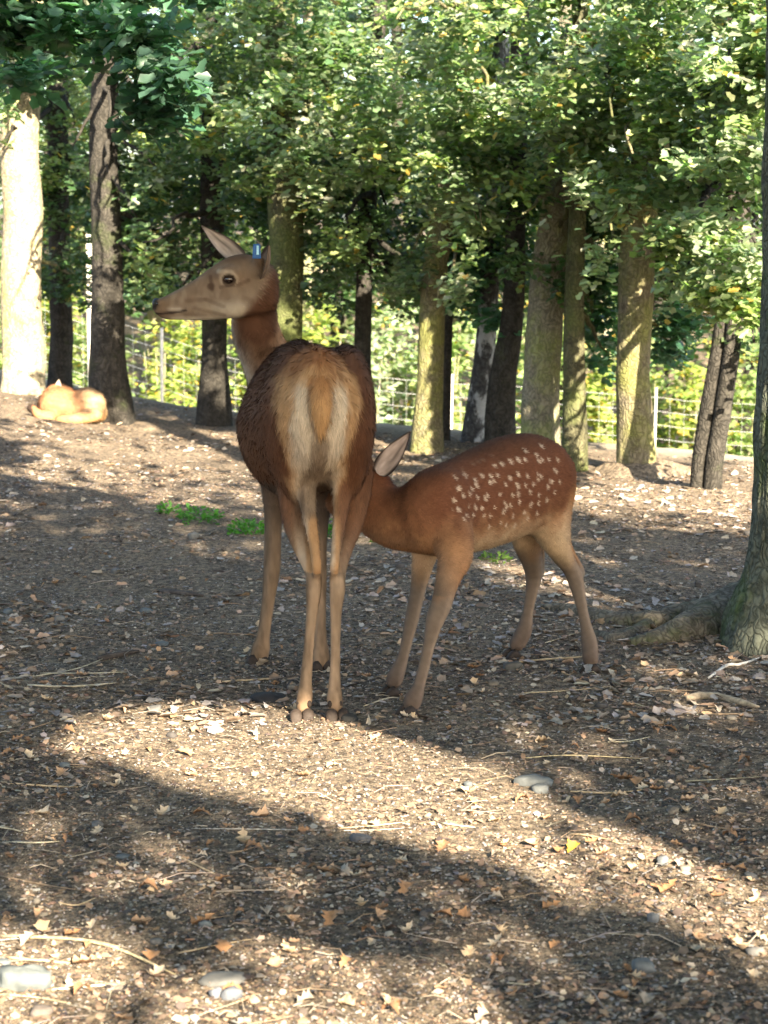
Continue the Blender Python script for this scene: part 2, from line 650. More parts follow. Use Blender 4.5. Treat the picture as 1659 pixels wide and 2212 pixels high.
# ------------------------------------------------------------------ trunks
def trunk_mesh(name, pts, seed, bark_amp=.045, flare=.8, ring=.05, n=44, flare_h=.16, lumps=.05):
    """pts rows (x,y,z,r) from the foot upward"""
    pts = np.asarray(pts, float)
    L = np.linalg.norm(np.diff(pts[:, :3], axis=0), axis=1).sum()
    k = max(8, int(L / ring))
    s = smooth_path(pts, k)
    path, rad = s[:, :3], s[:, 3]
    th = np.linspace(0, 2 * math.pi, n, endpoint=False)
    z = path[:, 2] - pts[0, 2]
    r = np.random.default_rng(seed)
    ph = r.random(6) * 6.28
    TH, ZZ = np.meshgrid(th, z)
    R0 = rad[:, None] * np.ones_like(TH)
    q = np.stack([np.cos(TH) * 5 * R0 / .15, np.sin(TH) * 5 * R0 / .15, ZZ * 2.2], -1).reshape(-1, 3)
    rid = fbm(q * np.array([1.7, 1.7, 1]), 3, seed).reshape(TH.shape)
    rid = np.abs(rid - .5) * 2
    path[:, 0] += rad * .7 * (fbm(np.stack([z * .9, 0 * z, 0 * z + seed], -1), 2, seed + 3) - .5) * np.clip(z / .6, 0, 1)
    lump = fbm(q * .3, 2, seed + 9).reshape(TH.shape) - .5
    fl = flare * np.exp(-np.clip(ZZ, 0, None) / flare_h) * (.55 + .45 * np.cos(3 * TH + ph[0]) * np.cos(2 * TH + ph[1]))
    R = R0 * (1 + bark_amp * (rid * 2 - .6) + lumps * 4 * lump * .5 + fl)
    V = path[:, None] + R[..., None] * np.stack([np.cos(TH), np.sin(TH), 0 * TH], -1)
    V = V.reshape(-1, 3)
    i = np.arange(k - 1)[:, None] * n
    j = np.arange(n)[None]
    f = np.stack([i + j, i + (j + 1) % n, i + n + (j + 1) % n, i + n + j], -1).reshape(-1, 4)
    return mesh_from(name, V, [f])


def limb_mesh(name, p0, p1, r0, r1, seed, sag=0.0, n=9, k=12):
    r = np.random.default_rng(seed)
    t = np.linspace(0, 1, k)[:, None]
    path = np.asarray(p0) * (1 - t) + np.asarray(p1) * t
    L = np.linalg.norm(np.asarray(p1) - np.asarray(p0))
    wob = np.cumsum(r.normal(size=(k, 3)), axis=0) * L * .018
    wob -= wob[0]
    path = path + wob + np.array([0, 0, -sag]) * (4 * t * (1 - t))
    rad = r0 + (r1 - r0) * t[:, 0] ** .8
    V, F = tube_rings(path, rad, n, .12, seed)
    return mesh_from(name, V, F), path


class Tree:
    def __init__(self, name, label, base, cat='tree', group=None):
        self.o = thing(name, label, cat, base, group)
        self.base = np.asarray(base, float)
        self.leaves = {}
        self.limbs = []

    def trunk(self, pts, mat, seed, **kw):
        self.pts = np.asarray(pts, float)
        self.t = link('trunk', trunk_mesh('trunk', pts, seed, **kw), MAT[mat], self.o)
        self.bark = mat

    def at_z(self, z):
        return np.array([np.interp(z, self.pts[:, 2], self.pts[:, k]) for k in range(4)])

    def limb(self, z0, p1, r0, seed, sag=.0, r1=.006):
        p0 = self.at_z(z0)[:3]
        m, path = limb_mesh('branch', p0, p1, r0, r1, seed, sag)
        self.limbs.append(link('branch', m, MAT[self.bark], self.o))
        return path

    def add(self, tone, P, F, N, S):
        self.leaves.setdefault(tone, []).append((P, F, N, S))

    def finish(self, tmpl, mat='leaf', seed=1):
        r = np.random.default_rng(seed)
        if not self.leaves:
            return
        Ps, Fs, Ns, Ss, Cs = [], [], [], [], []
        for tone, L in self.leaves.items():
            for P, F, N, S in L:
                Ps.append(P); Fs.append(F); Ns.append(N); Ss.append(S)
                Cs.append(leaf_colors(len(P), tone, r) * (.75 + .5 * r.random()))
        P = np.concatenate(Ps); F = np.concatenate(Fs); N = np.concatenate(Ns); S = np.concatenate(Ss); C = np.concatenate(Cs)
        me = scatter(P, F, N, S, tmpl, C, 'crown')
        self.crown = link('crown', me, MAT[mat], self.o)


def base_at(px, py):
    g = ground_at(px, py)
    return g


TREES = {}
LEAF_OAK = leaf_template('oak')
LEAF_SIMPLE = leaf_template('simple')


def make_tree(key, name, label, foot, profile, mat, seed, top=7.5, Y=None, **kw):
    """foot (px,py) or None with Y; profile rows (px, py, width px) going up"""
    if Y is None:
        g = ground_at(*foot)
    else:
        p = W(foot[0], foot[1], Y)
        g = np.array([p[0], Y, gh(p[0], Y)])
    Yt = g[1]
    rows = []
    for px, py, w in profile:
        p = W(px, py, Yt)
        rows.append([p[0], Yt, p[2], w * .5 * Yt / 4300.0])
    rows = np.array(rows)
    lo = rows[0].copy()
    lo[2] = g[2] - .12
    lo[0] = g[0]
    rows = np.concatenate([[lo], rows[rows[:, 2] > g[2] + .1]])
    a, b = rows[-2], rows[-1]
    sl = (b[0] - a[0]) / max(b[2] - a[2], .2)
    zt = max(top, b[2] + 1.5)
    m = (b[2] + zt) / 2
    rows = np.concatenate([rows, [[b[0] + sl * .6 * (m - b[2]), Yt + .1, m, b[3] * .8]], [[b[0] + sl * .8 * (zt - b[2]), Yt + .2, zt, b[3] * .4]]])
    t = Tree(name, label, g)
    t.trunk(rows, mat, seed, **kw)
    TREES[key] = t
    t.Y = Yt
    return t


make_tree('T1', 'oak_tree', 'stout sunlit tree with pale ridged bark at the left edge', (47, 850),
          [(47, 830, 94), (48, 700, 88), (50, 500, 86), (52, 300, 82), (58, 180, 78), (64, 20, 72)], 'bark_pale', 101, flare=.35, n=60)
make_tree('T2', 'oak_tree', 'shorter looking dark trunk behind the resting deer', (130, 856),
          [(129, 820, 52), (127, 700, 48), (126, 600, 46), (128, 400, 44), (130, 200, 42)], 'bark_dark', 102, flare=.4, Y=17.6)
make_tree('T3', 'oak_tree', 'thick dark grey trunk with flared foot right of the resting deer', (240, 908),
          [(238, 860, 88), (232, 760, 76), (230, 600, 68), (231, 450, 64), (234, 250, 60), (236, 60, 56)], 'bark_dark', 103, flare=.55, n=56, flare_h=.2)
make_tree('T4', 'oak_tree', 'dark dappled trunk behind the hind\'s muzzle', (462, 918),
          [(462, 870, 70), (463, 780, 56), (465, 650, 54), (462, 500, 52), (460, 300, 48)], 'bark_dark', 104, flare=.5, flare_h=.18)
make_tree('T5', 'oak_tree', 'tall olive green trunk straight behind the hind\'s neck', (615, 950),
          [(612, 900, 74), (612, 740, 72), (610, 600, 74), (606, 420, 74), (604, 200, 68), (602, 20, 62)], 'bark_olive', 105, flare=.4, n=52)
make_tree('T6', 'oak_tree', 'slim dark trunk rising behind the hind\'s rump', (783, 940),
          [(784, 860, 38), (786, 700, 36), (790, 560, 36), (800, 400, 36), (808, 280, 32)], 'bark_dark', 106, flare=.4)
make_tree('T7', 'oak_tree', 'leaning mossy trunk splashed with sun above the calf\'s ear', (920, 974),
          [(920, 930, 66), (925, 850, 58), (936, 700, 56), (944, 560, 54), (958, 430, 50), (968, 330, 42)], 'bark_moss', 107, flare=.45, n=52)
make_tree('T7b', 'oak_tree', 'thin black trunk close behind the leaning mossy trunk', (962, 974),
          [(963, 900, 22), (969, 700, 22), (972, 560, 20), (976, 430, 18)], 'bark_dark', 108, flare=.3, Y=14.4)
make_tree('T8', 'birch_tree', 'leaning trunk with mottled black and white bark behind the calf', (1014, 982),
          [(1018, 940, 50), (1030, 850, 46), (1046, 740, 44), (1058, 600, 40), (1068, 450, 36)], 'bark_birch', 109, flare=.3, Y=14.3)
make_tree('T9', 'oak_tree', 'dark leaning trunk between the mottled trunk and the tall grey one', (1082, 960),
          [(1084, 900, 66), (1094, 800, 58), (1106, 700, 50), (1112, 600, 46), (1118, 400, 42)], 'bark_dark', 110, flare=.3, Y=13.9)
make_tree('T10', 'oak_tree', 'tall grey green leaning trunk with a white sunlit foot behind the calf\'s back', (1166, 980),
          [(1166, 940, 84), (1170, 840, 80), (1182, 700, 78), (1194, 560, 78), (1215, 430, 74), (1224, 330, 66), (1228, 150, 56)], 'bark_grey', 111, flare=.3, n=56, Y=13.3)
make_tree('T11', 'oak_tree', 'grey banded trunk just behind the calf\'s rump', (1240, 1016),
          [(1240, 960, 56), (1238, 850, 50), (1238, 700, 46), (1240, 560, 42), (1246, 400, 38)], 'bark_olive', 112, flare=.35)
make_tree('T12', 'oak_tree', 'upright trunk with yellow green moss standing on a small earth mound', (1374, 1020),
          [(1374, 980, 82), (1374, 880, 78), (1368, 780, 72), (1374, 620, 76), (1386, 460, 72), (1392, 340, 62), (1396, 150, 54)], 'bark_moss', 113, flare=.25, n=56)
make_tree('T13', 'oak_tree', 'left slim trunk of the leaning pair at the right', (1508, 1052),
          [(1512, 1000, 36), (1530, 880, 36), (1552, 760, 34), (1568, 640, 32), (1580, 500, 30)], 'bark_dark', 114, flare=.15)
make_tree('T14', 'oak_tree', 'darker right trunk of the leaning pair at the right', (1539, 1054),
          [(1542, 1000, 38), (1560, 880, 38), (1580, 760, 36), (1592, 640, 34), (1604, 500, 30)], 'bark_dark', 115, flare=.15)
t15 = make_tree('T15', 'oak_tree', 'nearest tree with rough grey green bark and surface roots at the right edge', (1700, 1392),
                [(1700, 1330, 262), (1703, 1230, 214), (1707, 1100, 196), (1718, 900, 188), (1730, 650, 178), (1745, 300, 168)], 'bark_near', 116,
                flare=.55, n=110, ring=.02, bark_amp=.075, flare_h=.2, top=8)


# surface roots of the nearest tree
def root(path_px, radii, seed, parent):
    P = np.array([ground_at(*p) for p in path_px])
    P[:, 2] += np.array(radii) * .05
    s = smooth_path(np.concatenate([P, np.array(radii)[:, None]], 1), 40)
    r = np.random.default_rng(seed)
    V, F = tube_rings(s[:, :3], s[:, 3], 16, .09, seed)
    return link('root', mesh_from('root', V, F), MAT['root'], parent)


root([(1690, 1340), (1600, 1345), (1520, 1362), (1440, 1382), (1360, 1392)], [.19, .15, .10, .055, .02], 31, t15.o)
root([(1560, 1350), (1470, 1345), (1400, 1348), (1330, 1345), (1230, 1322), (1150, 1312)], [.12, .075, .05, .042, .032, .012], 32, t15.o)
root([(1400, 1352), (1365, 1370), (1330, 1382), (1290, 1372), (1250, 1378)], [.03, .026, .024, .018, .008], 33, t15.o)

# earth mound at the foot of the mossy tree
g12 = TREES['T12'].base
mv, mf = [], []
th = np.linspace(0, 2 * math.pi, 40, endpoint=False)
for k, rr in enumerate(np.linspace(0.02, 1, 9)):
    x = g12[0] + .02 + np.cos(th) * rr * .34 * (1 + .2 * np.sin(3 * th + 1))
    y = g12[1] - .02 + np.sin(th) * rr * .28
    z = ground_h(x, y) + .10 * (1 - rr ** 2) * (1 + .5 * (fbm(np.stack([x * 14, y * 14, 0 * x], -1), 2, 8) - .5)) - .015
    mv.append(np.stack([x, y, z], -1))
mv = np.concatenate(mv)
i = np.arange(8)[:, None] * 40
j = np.arange(40)[None]
mound = link('earth_mound', mesh_from('earth_mound', mv, [np.stack([i + j, i + (j + 1) % 40, i + 40 + (j + 1) % 40, i + 40 + j], -1).reshape(-1, 4)]), MAT['soil'])
tag(mound, 'small brown earth mound round the foot of the mossy tree', None, None, 'structure')

# ------------------------------------------------------------------ crowns of the visible trees
rl = np.random.default_rng(21)
LS = .060


def crown_blob(key, px, py, rx, ry, n, tone='oak', dY=0.0, depth=.6, size=LS, limb=True, cull=True):
    t = TREES[key]
    Y = t.Y + dY
    c = W(px, py, Y)
    k = Y / 4300.0
    P, F, N = spray_leaves(c, rx * k, depth, ry * k, int(n * 1.7), rl, .24, 14)
    if cull:
        ok = rl.random(len(P)) < np.where(sun_lane(P), 0, np.maximum(keep_share(P), .0 if c[2] > 1.62 + .112 * Y else np.where(in_poly(to_uv(P), MEADOW), .6, .78)))
        P, F, N = P[ok], F[ok], N[ok]
    S = size * (.65 + .6 * rl.random(len(P)))
    t.add(tone, P, F, N, S)
    if limb:
        z0 = min(t.pts[-1, 2] - .5, max(c[2] + .35, t.pts[0, 2] + 1.2))
        t.limb(z0, c + np.array([0, 0, .02]), .022 + .012 * rl.random(), int(rl.integers(1e6)), -.05)


# upper canopy: rows of sprays above head height
UP = ['T1', 'T2', 'T3', 'T4', 'T5', 'T6', 'T7', 'T9', 'T10', 'T11', 'T12', 'T13', 'T14']
upx = {k: TREES[k].pts[-2, 0] / TREES[k].Y * 4300 + 829 for k in UP}
for n_ in range(400):
    px = -60 + 1780 * rl.random()
    py = -110 + 510 * rl.random() ** 1.1
    k = min(UP, key=lambda q: abs(upx[q] - px) + 140 * rl.random())
    tone = rl.choice(['oak', 'oak', 'sage', 'lime'] if px < 800 else ['oak', 'sage', 'sage', 'lime'])
    crown_blob(k, px, py, 42 + 46 * rl.random(), 18 + 24 * rl.random(), 96, tone, -1.2 + 2.2 * rl.random(), .26, limb=(n_ % 6 == 0))

# foremost sprays: low boughs hanging in front of the trunks
for n_ in range(250):
    px = -60 + 1780 * rl.random()
    py = -120 + 440 * rl.random() ** 1.2
    k = min(UP, key=lambda q: abs(upx[q] - px) + 140 * rl.random())
    tone = rl.choice(['oak', 'oak', 'sage', 'lime'] if px < 800 else ['oak', 'sage', 'sage', 'lime'])
    crown_blob(k, px, py, 48 + 40 * rl.random(), 20 + 22 * rl.random(), 96, tone, -1.9 + 1.4 * rl.random(), .22, limb=(n_ % 8 == 0))

for n_ in range(16):       # leaves that swallow the upper mottled and dark leaning trunks
    crown_blob('T9', 1000 + 140 * rl.random(), 40 + 560 * rl.random(), 50, 34, 90, rl.choice(['oak', 'sage', 'deep']), -1.0, .3, limb=False)
for n_ in range(110):      # sprays over the centre and right trunks, sunlight put into pale leaf tones
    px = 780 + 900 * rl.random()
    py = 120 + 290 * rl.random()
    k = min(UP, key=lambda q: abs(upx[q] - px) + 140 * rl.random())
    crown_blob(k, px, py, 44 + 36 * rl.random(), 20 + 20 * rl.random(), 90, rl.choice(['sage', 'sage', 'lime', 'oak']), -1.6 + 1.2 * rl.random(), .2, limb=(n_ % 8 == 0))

LOW = [  # tree, px, py, rx, ry, leaves, tone
    ('T2', 130, 590, 46, 50, 110, 'oak'), ('T2', 120, 470, 60, 60, 120, 'oak'), ('T3', 300, 470, 60, 70, 150, 'oak'),
    ('T3', 385, 540, 55, 80, 170, 'oak'), ('T3', 310, 610, 50, 50, 80, 'oak'), ('T3', 250, 395, 110, 50, 170, 'oak'), ('T4', 455, 440, 80, 55, 200, 'oak'),
    ('T4', 350, 650, 35, 30, 45, 'oak'), ('T4', 505, 440, 60, 50, 140, 'oak'), ('T2', 200, 420, 70, 60, 120, 'oak'), ('T4', 420, 620, 40, 50, 60, 'oak'),
    ('T6', 700, 490, 70, 80, 240, 'oak'), ('T6', 735, 570, 60, 55, 150, 'oak'), ('T6', 690, 610, 42, 34, 80, 'oak'),
    ('T6', 850, 560, 50, 80, 200, 'oak'), ('T6', 862, 650, 34, 40, 80, 'oak'), ('T6', 830, 480, 50, 50, 150, 'oak'), ('T6', 720, 400, 90, 50, 200, 'oak'),
    ('T7', 1000, 480, 70, 50, 160, 'sage'), ('T7', 940, 440, 60, 46, 130, 'sage'), ('T7', 900, 560, 40, 60, 80, 'oak'),
    ('T9', 1060, 620, 66, 70, 210, 'blue'), ('T9', 1085, 690, 50, 30, 80, 'blue'), ('T9', 1020, 560, 60, 60, 170, 'blue'), ('T9', 1105, 540, 50, 60, 150, 'blue'),
    ('T9', 1080, 450, 80, 60, 220, 'oak'), ('T9', 1000, 660, 30, 40, 60, 'blue'),
    ('T11', 1290, 610, 50, 80, 220, 'blue'), ('T11', 1300, 720, 40, 60, 130, 'blue'), ('T11', 1290, 480, 50, 60, 180, 'oak'), ('T11', 1310, 780, 30, 30, 50, 'blue'),
    ('T12', 1460, 570, 70, 80, 270, 'oak'), ('T12', 1460, 690, 60, 60, 200, 'blue'), ('T12', 1450, 760, 50, 34, 110, 'blue'), ('T12', 1310, 420, 80, 50, 200, 'sage'),
    ('T13', 1530, 500, 90, 60, 240, 'sage'), ('T13', 1560, 640, 80, 40, 190, 'lime'), ('T14', 1625, 660, 50, 44, 140, 'lime'), ('T14', 1600, 560, 60, 60, 180, 'sage'),
    ('T14', 1630, 760, 40, 50, 100, 'oak'), ('T13', 1480, 430, 90, 60, 220, 'oak'),
    ('T12', 1420, 400, 80, 50, 200, 'oak'), ('T10', 1160, 420, 70, 50, 170, 'oak'), ('T5', 560, 330, 70, 60, 180, 'oak'), ('T5', 650, 440, 40, 40, 80, 'oak'),
    ('T12', 1320, 480, 46, 44, 130, 'sage'), ('T13', 1490, 610, 60, 56, 170, 'sage'), ('T14', 1610, 640, 70, 46, 190, 'lime'), ('T7', 1035, 530, 52, 56, 170, 'lime'), ('T7', 985, 620, 34, 40, 80, 'sage'),
    ('T6', 745, 520, 60, 40, 140, 'lime'), ('T4', 505, 590, 36, 40, 70, 'lime'), ('T6', 860, 600, 40, 40, 100, 'sage'), ('T11', 1275, 560, 36, 50, 110, 'sage'), ('T13', 1440, 520, 60, 46, 150, 'lime'),
    ('T4', 330, 560, 44, 40, 90, 'lime'), ('T2', 110, 560, 44, 36, 80, 'sage'), ('T6', 690, 420, 60, 40, 130, 'sage'), ('T10', 1130, 480, 36, 36, 80, 'sage'),
    ('T3', 160, 320, 60, 60, 140, 'oak'), ('T4', 420, 330, 90, 70, 220, 'oak'), ('T6', 780, 330, 90, 50, 200, 'oak'),
]
for k, px, py, rx, ry, n, tone in LOW:
    crown_blob(k, px, py, rx, ry, int(n * 1.5), tone, (-1.5 if tone in ('sage', 'lime') else .15 if k in ('T9', 'T10', 'T11', 'T12') else -.5) + .7 * rl.random(), .3, size=LS * (1.3 if tone == 'blue' else 1.0))

# inner boughs between and behind the trunks, shade put into darker leaves
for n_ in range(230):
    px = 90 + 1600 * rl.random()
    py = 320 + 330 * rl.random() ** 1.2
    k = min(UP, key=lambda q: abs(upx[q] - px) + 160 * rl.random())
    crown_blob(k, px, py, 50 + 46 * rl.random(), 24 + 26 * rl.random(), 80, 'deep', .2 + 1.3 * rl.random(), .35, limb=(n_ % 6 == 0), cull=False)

# a nearer tree's bough at top left, skylit shade put into its blue leaves
make_tree('T16', 'oak_tree', 'nearer tree whose bluish shaded bough hangs in at the top left corner', (-420, 1180), [(-420, 1100, 150), (-420, 600, 140), (-410, 100, 130)],
          'bark_near', 117, flare=.4)
t16 = TREES['T16']
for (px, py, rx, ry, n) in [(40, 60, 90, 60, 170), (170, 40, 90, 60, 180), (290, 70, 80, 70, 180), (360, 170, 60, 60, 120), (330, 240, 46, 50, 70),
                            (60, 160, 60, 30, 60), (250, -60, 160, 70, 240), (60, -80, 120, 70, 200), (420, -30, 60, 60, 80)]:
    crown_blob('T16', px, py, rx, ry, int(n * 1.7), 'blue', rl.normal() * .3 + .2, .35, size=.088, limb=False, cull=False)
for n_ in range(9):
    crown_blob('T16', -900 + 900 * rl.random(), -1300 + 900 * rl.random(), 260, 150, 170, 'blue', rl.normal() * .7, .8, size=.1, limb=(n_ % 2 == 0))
for (px, py) in [(330, 180), (200, 60), (300, 20)]:
    t16.limb(3.6, W(px, py, t16.Y + .2), .04, int(rl.integers(1e6)), .05)

# crowns above the picture and around it shade the floor: leaves wherever the keep rule leaves them
ru = np.random.default_rng(5)
NSH = N0 = 120000
u = -8 + 14.5 * ru.random(NSH)
v = 1.0 + 18.5 * ru.random(NSH)
# extra leaves put in only to shade the two deer and some left trunks
for (ua, va, top_, rad, cnt) in [(-.25, 6.1, 1.45, .36, 15000), (.05, 6.2, .75, .34, 8000), (.55, 6.85, .8, .36, 8000), (.3, 6.5, .75, .3, 6000), (-.4, 6.8, 1.45, .33, 6000),
                                 (-2.2, 15.75, 2.7, .24, 6000), (-1.42, 15.4, 2.2, .2, 4000), (-2.85, 17.6, 2.6, .2, 4000), (-.72, 14.6, 1.6, .2, 3000)]:
    ub, vb = ua - KX * top_, va - KY * top_
    t_ = ru.random(cnt)
    u = np.concatenate([u, ua + (ub - ua) * t_ + ru.normal(size=cnt) * rad * .55])
    v = np.concatenate([v, va + (vb - va) * t_ + ru.normal(size=cnt) * rad * .55])
NSH = len(u)
z = 3.2 + 3.2 * ru.random(NSH)
# twigs gather in clusters
cl = fbm(np.stack([u * 2.2, v * 2.2, z * .8], -1), 2, 41)
P = np.stack([u + KX * z, v + KY * z, z], -1)
F = unit(ru.normal(size=P.shape) * np.array([1, 1, .4]))
N = np.array([0, 0, .9]) + ru.normal(size=P.shape) * .5
S = .12 + .07 * ru.random(len(P))
sd = unit(np.cross(F, N)) * S[:, None] * .3
dice = ru.random(NSH)
forced = np.arange(NSH) >= N0
ok = (cl > .36) | (ru.random(NSH) < .6)
for off in (F * 0, F * S[:, None], F * S[:, None] * .5 + sd, F * S[:, None] * .5 - sd):
    ok &= dice < keep_share(P + off, forced)
P, F, N, S = P[ok], F[ok], N[ok], S[ok]
over = P[:, 1] > 9.5
best = np.argmin(np.stack([np.hypot(P[:, 0] - TREES[k].pts[-2, 0], P[:, 1] - TREES[k].Y) for k in UP]), 0)
for n_, k in enumerate(UP):
    m = over & (best == n_)
    if m.any():
        TREES[k].add('oak', P[m], F[m], N[m], S[m])
for k, t in TREES.items():
    t.finish(LEAF_OAK, 'leaf', 300 + len(k))
m = ~over
surround = scatter(P[m], F[m], N[m], S[m], LEAF_SIMPLE, leaf_colors(int(m.sum()), 'oak', ru), 'unseen_shade_crowns')
surround = link('unseen_shade_crowns', surround, MAT['leaf'])
tag(surround, 'unseen oak crowns shaped to shade the clearing', None, None, 'stuff')
tr = []  # unseen trunks, set so their shadows miss the bright streak
for n_, (x, y) in enumerate([(5.5, -1.0), (6.6, -5.0), (8.0, 2.0), (1.0, -4.2), (2.2, -6.0), (9, -6)]):
    s = smooth_path(np.array([[x, y, -.1, .26], [x, y, .3, .18], [x + .1, y, 4, .15], [x + .15, y + .1, 8.5, .07]]), 30)
    tr.append(tube_rings(s[:, :3], s[:, 3], 14, .08, n_))
V, F = merge(tr)
sw = link('unseen_shade_trunks', mesh_from('unseen_shade_trunks', V, F), MAT['bark_dark'])
tag(sw, 'unseen trunks added for the oaks that shade the clearing', None, None, 'stuff')
# ------------------------------------------------------------------ wire fence in the hollow beyond the trees
def mat_plain(name, c, rough=.6, spec=.3, metal=0.0):
    M = Mat(name)
    v = M.coords()
    k = M.ramp(M.noise(v, 25, 4), [(.3, (.8,) * 3), (.7, (1.15,) * 3)])
    b = M.bsdf(M.mix(1.0, c, k, 'MULTIPLY'), rough, spec)
    b.inputs['Metallic'].default_value = metal
    return M.m


MAT['wire'] = mat_plain('galvanised_wire', (.42, .43, .43), .5, .3)
MAT['post'] = mat_plain('weathered_post', (.42, .39, .33), .9, .2)
fy = lambda x: 22.3 - .25 * x
fence = thing('wire_fence', 'pale wire mesh fence on thin posts across the hollow behind the trees', 'fence', (0, fy(0), gh(0, fy(0))))
FX = np.linspace(-6.5, 6.5, 53)
FZ = ground_h(FX, fy(FX))
for h in np.concatenate([np.linspace(.03, .75, 8), np.linspace(.9, 1.65, 6)]):
    pth = np.stack([FX, fy(FX), FZ + h], -1)
    V, F = tube_rings(pth, np.full(len(FX), .0017), 5, cap=False)
    link('wire', mesh_from('wire', V, F), MAT['wire'], fence)
parts = []
for x in np.arange(-6.5, 6.5, .15):
    z = gh(x, fy(x))
    parts.append(tube_rings(np.array([[x, fy(x), z + .03], [x, fy(x), z + .8], [x, fy(x), z + 1.65]]), [.0009] * 3, 4, cap=False))
V, F = merge(parts)
tag(link('vertical_wires', mesh_from('vertical_wires', V, F), MAT['wire'], fence), kind='stuff')
for x, h, r in [(-5.6, 1.8, .03), (-3.42, 2.6, .035), (-2.57, 1.75, .020), (-.9, 1.75, .018), (.75, 1.75, .014), (2.95, 1.75, .014), (4.6, 1.75, .018), (6.2, 1.75, .018)]:
    z = gh(x, fy(x) + .04)
    pth = np.array([[x, fy(x) + .05, z - .3], [x, fy(x) + .05, z + h * .5], [x + .01, fy(x) + .05, z + h]])
    V, F = tube_rings(pth, [r, r, r * .95], 10)
    link('post', mesh_from('post', V, F), MAT['post'], fence)

# ------------------------------------------------------------------ sunlit bushes behind the fence
rb = np.random.default_rng(12)
BUSH = [  # px, top py, Y, half width px, tone, label
    (-20, 560, 25.5, 120, 'lime'), (110, 600, 26.5, 90, 'yellow'), (215, 690, 25.0, 80, 'lime'), (345, 690, 25.6, 95, 'yellow'), (455, 660, 26.2, 80, 'lime'),
    (560, 640, 26.0, 90, 'yellow'), (690, 640, 25.4, 100, 'yellow'), (790, 700, 25.0, 70, 'sage'), (860, 660, 26.4, 85, 'sage'), (960, 690, 25.2, 80, 'lime'), (1050, 650, 26.6, 90, 'sage'),
    (1180, 680, 25.8, 90, 'lime'), (1290, 760, 25.0, 85, 'yellow'), (1400, 740, 25.6, 90, 'lime'), (1500, 770, 24.8, 80, 'yellow'), (1600, 700, 25.6, 95, 'lime'), (1720, 680, 26.0, 100, 'oak'),
]
BLAB = ['bright green bush behind the fence at the left edge, left of the stout pale trunk',
        'yellow green bush behind the fence between the stout pale trunk and the thick dark one',
        'low bright green bush just left of the thick dark trunk',
        'glowing yellow green bush between the thick dark trunk and the dappled trunk',
        'bright green bush right behind the dappled dark trunk', "yellow green bush under the hind's jaw behind the fence",
        "broad glowing yellow bush over the hind's rump behind the fence", 'low grey green shrub behind the slim dark trunk',
        'grey green shrub left of the leaning mossy trunk',
        'bright green bush between the mossy trunk and the mottled one',
        'grey green shrub hidden behind the mottled trunk',
        'bright green bush behind the tall grey leaning trunk',
        'yellow bush left of the mossy trunk on the mound',
        'bright green bush right of the mossy trunk on the mound',
        'yellow green bush left of the leaning pair',
        'bright green bush behind the leaning pair',
        'dark green bush at the right edge behind the nearest tree']
for n_, (px, top, Y, hw, tone) in enumerate(BUSH):
    p = W(px, top, Y)
    zg = gh(p[0], Y)
    H = p[2] - zg
    R = hw * Y / 4300.0
    t = thing('bush', BLAB[n_], 'bush', (p[0], Y, zg), 'bushes behind the wire fence')
    Ps, Fs, Ns = [], [], []
    m = 9
    for k in range(m):
        a = rb.random() * 6.28
        zz = H * (.12 + .8 * (k + .5) / m)
        rr = R * (1.0 if zz < .6 * H else .75) * .6
        c = np.array([p[0] + math.cos(a) * rr * rb.random() ** .5, Y + math.sin(a) * rr * .8, zg + zz])
        A, B, C = spray_leaves(c, R * .6, R * .55, H * .2 + .12, 190, rb, .3, 10)
        Ps.append(A); Fs.append(B); Ns.append(C)
    P = np.concatenate(Ps); F = np.concatenate(Fs); N = np.concatenate(Ns)
    keep = P[:, 2] > ground_h(P[:, 0], P[:, 1]) + .02
    P, F, N = P[keep], F[keep], N[keep]
    me = scatter(P, F, N, .095 * (.7 + .6 * rb.random(len(P))), LEAF_SIMPLE, leaf_colors(len(P), tone, rb), 'foliage')
    link('foliage', me, MAT['bush_leaf'], t)
    st = []
    for k in range(5):
        a = rb.random() * 6.28
        q = np.array([p[0] + .08 * math.cos(a), Y + .08 * math.sin(a), zg - .05])
        e = np.array([p[0] + R * .5 * math.cos(a), Y + R * .5 * math.sin(a), zg + H * .8])
        st.append(tube_rings(np.array([q, (q + e) / 2 + [0, 0, .15], e]), [.025, .017, .006], 6))
    V, F = merge(st)
    tag(link('stems', mesh_from('stems', V, F), MAT['bark_grey'], t), kind='stuff')

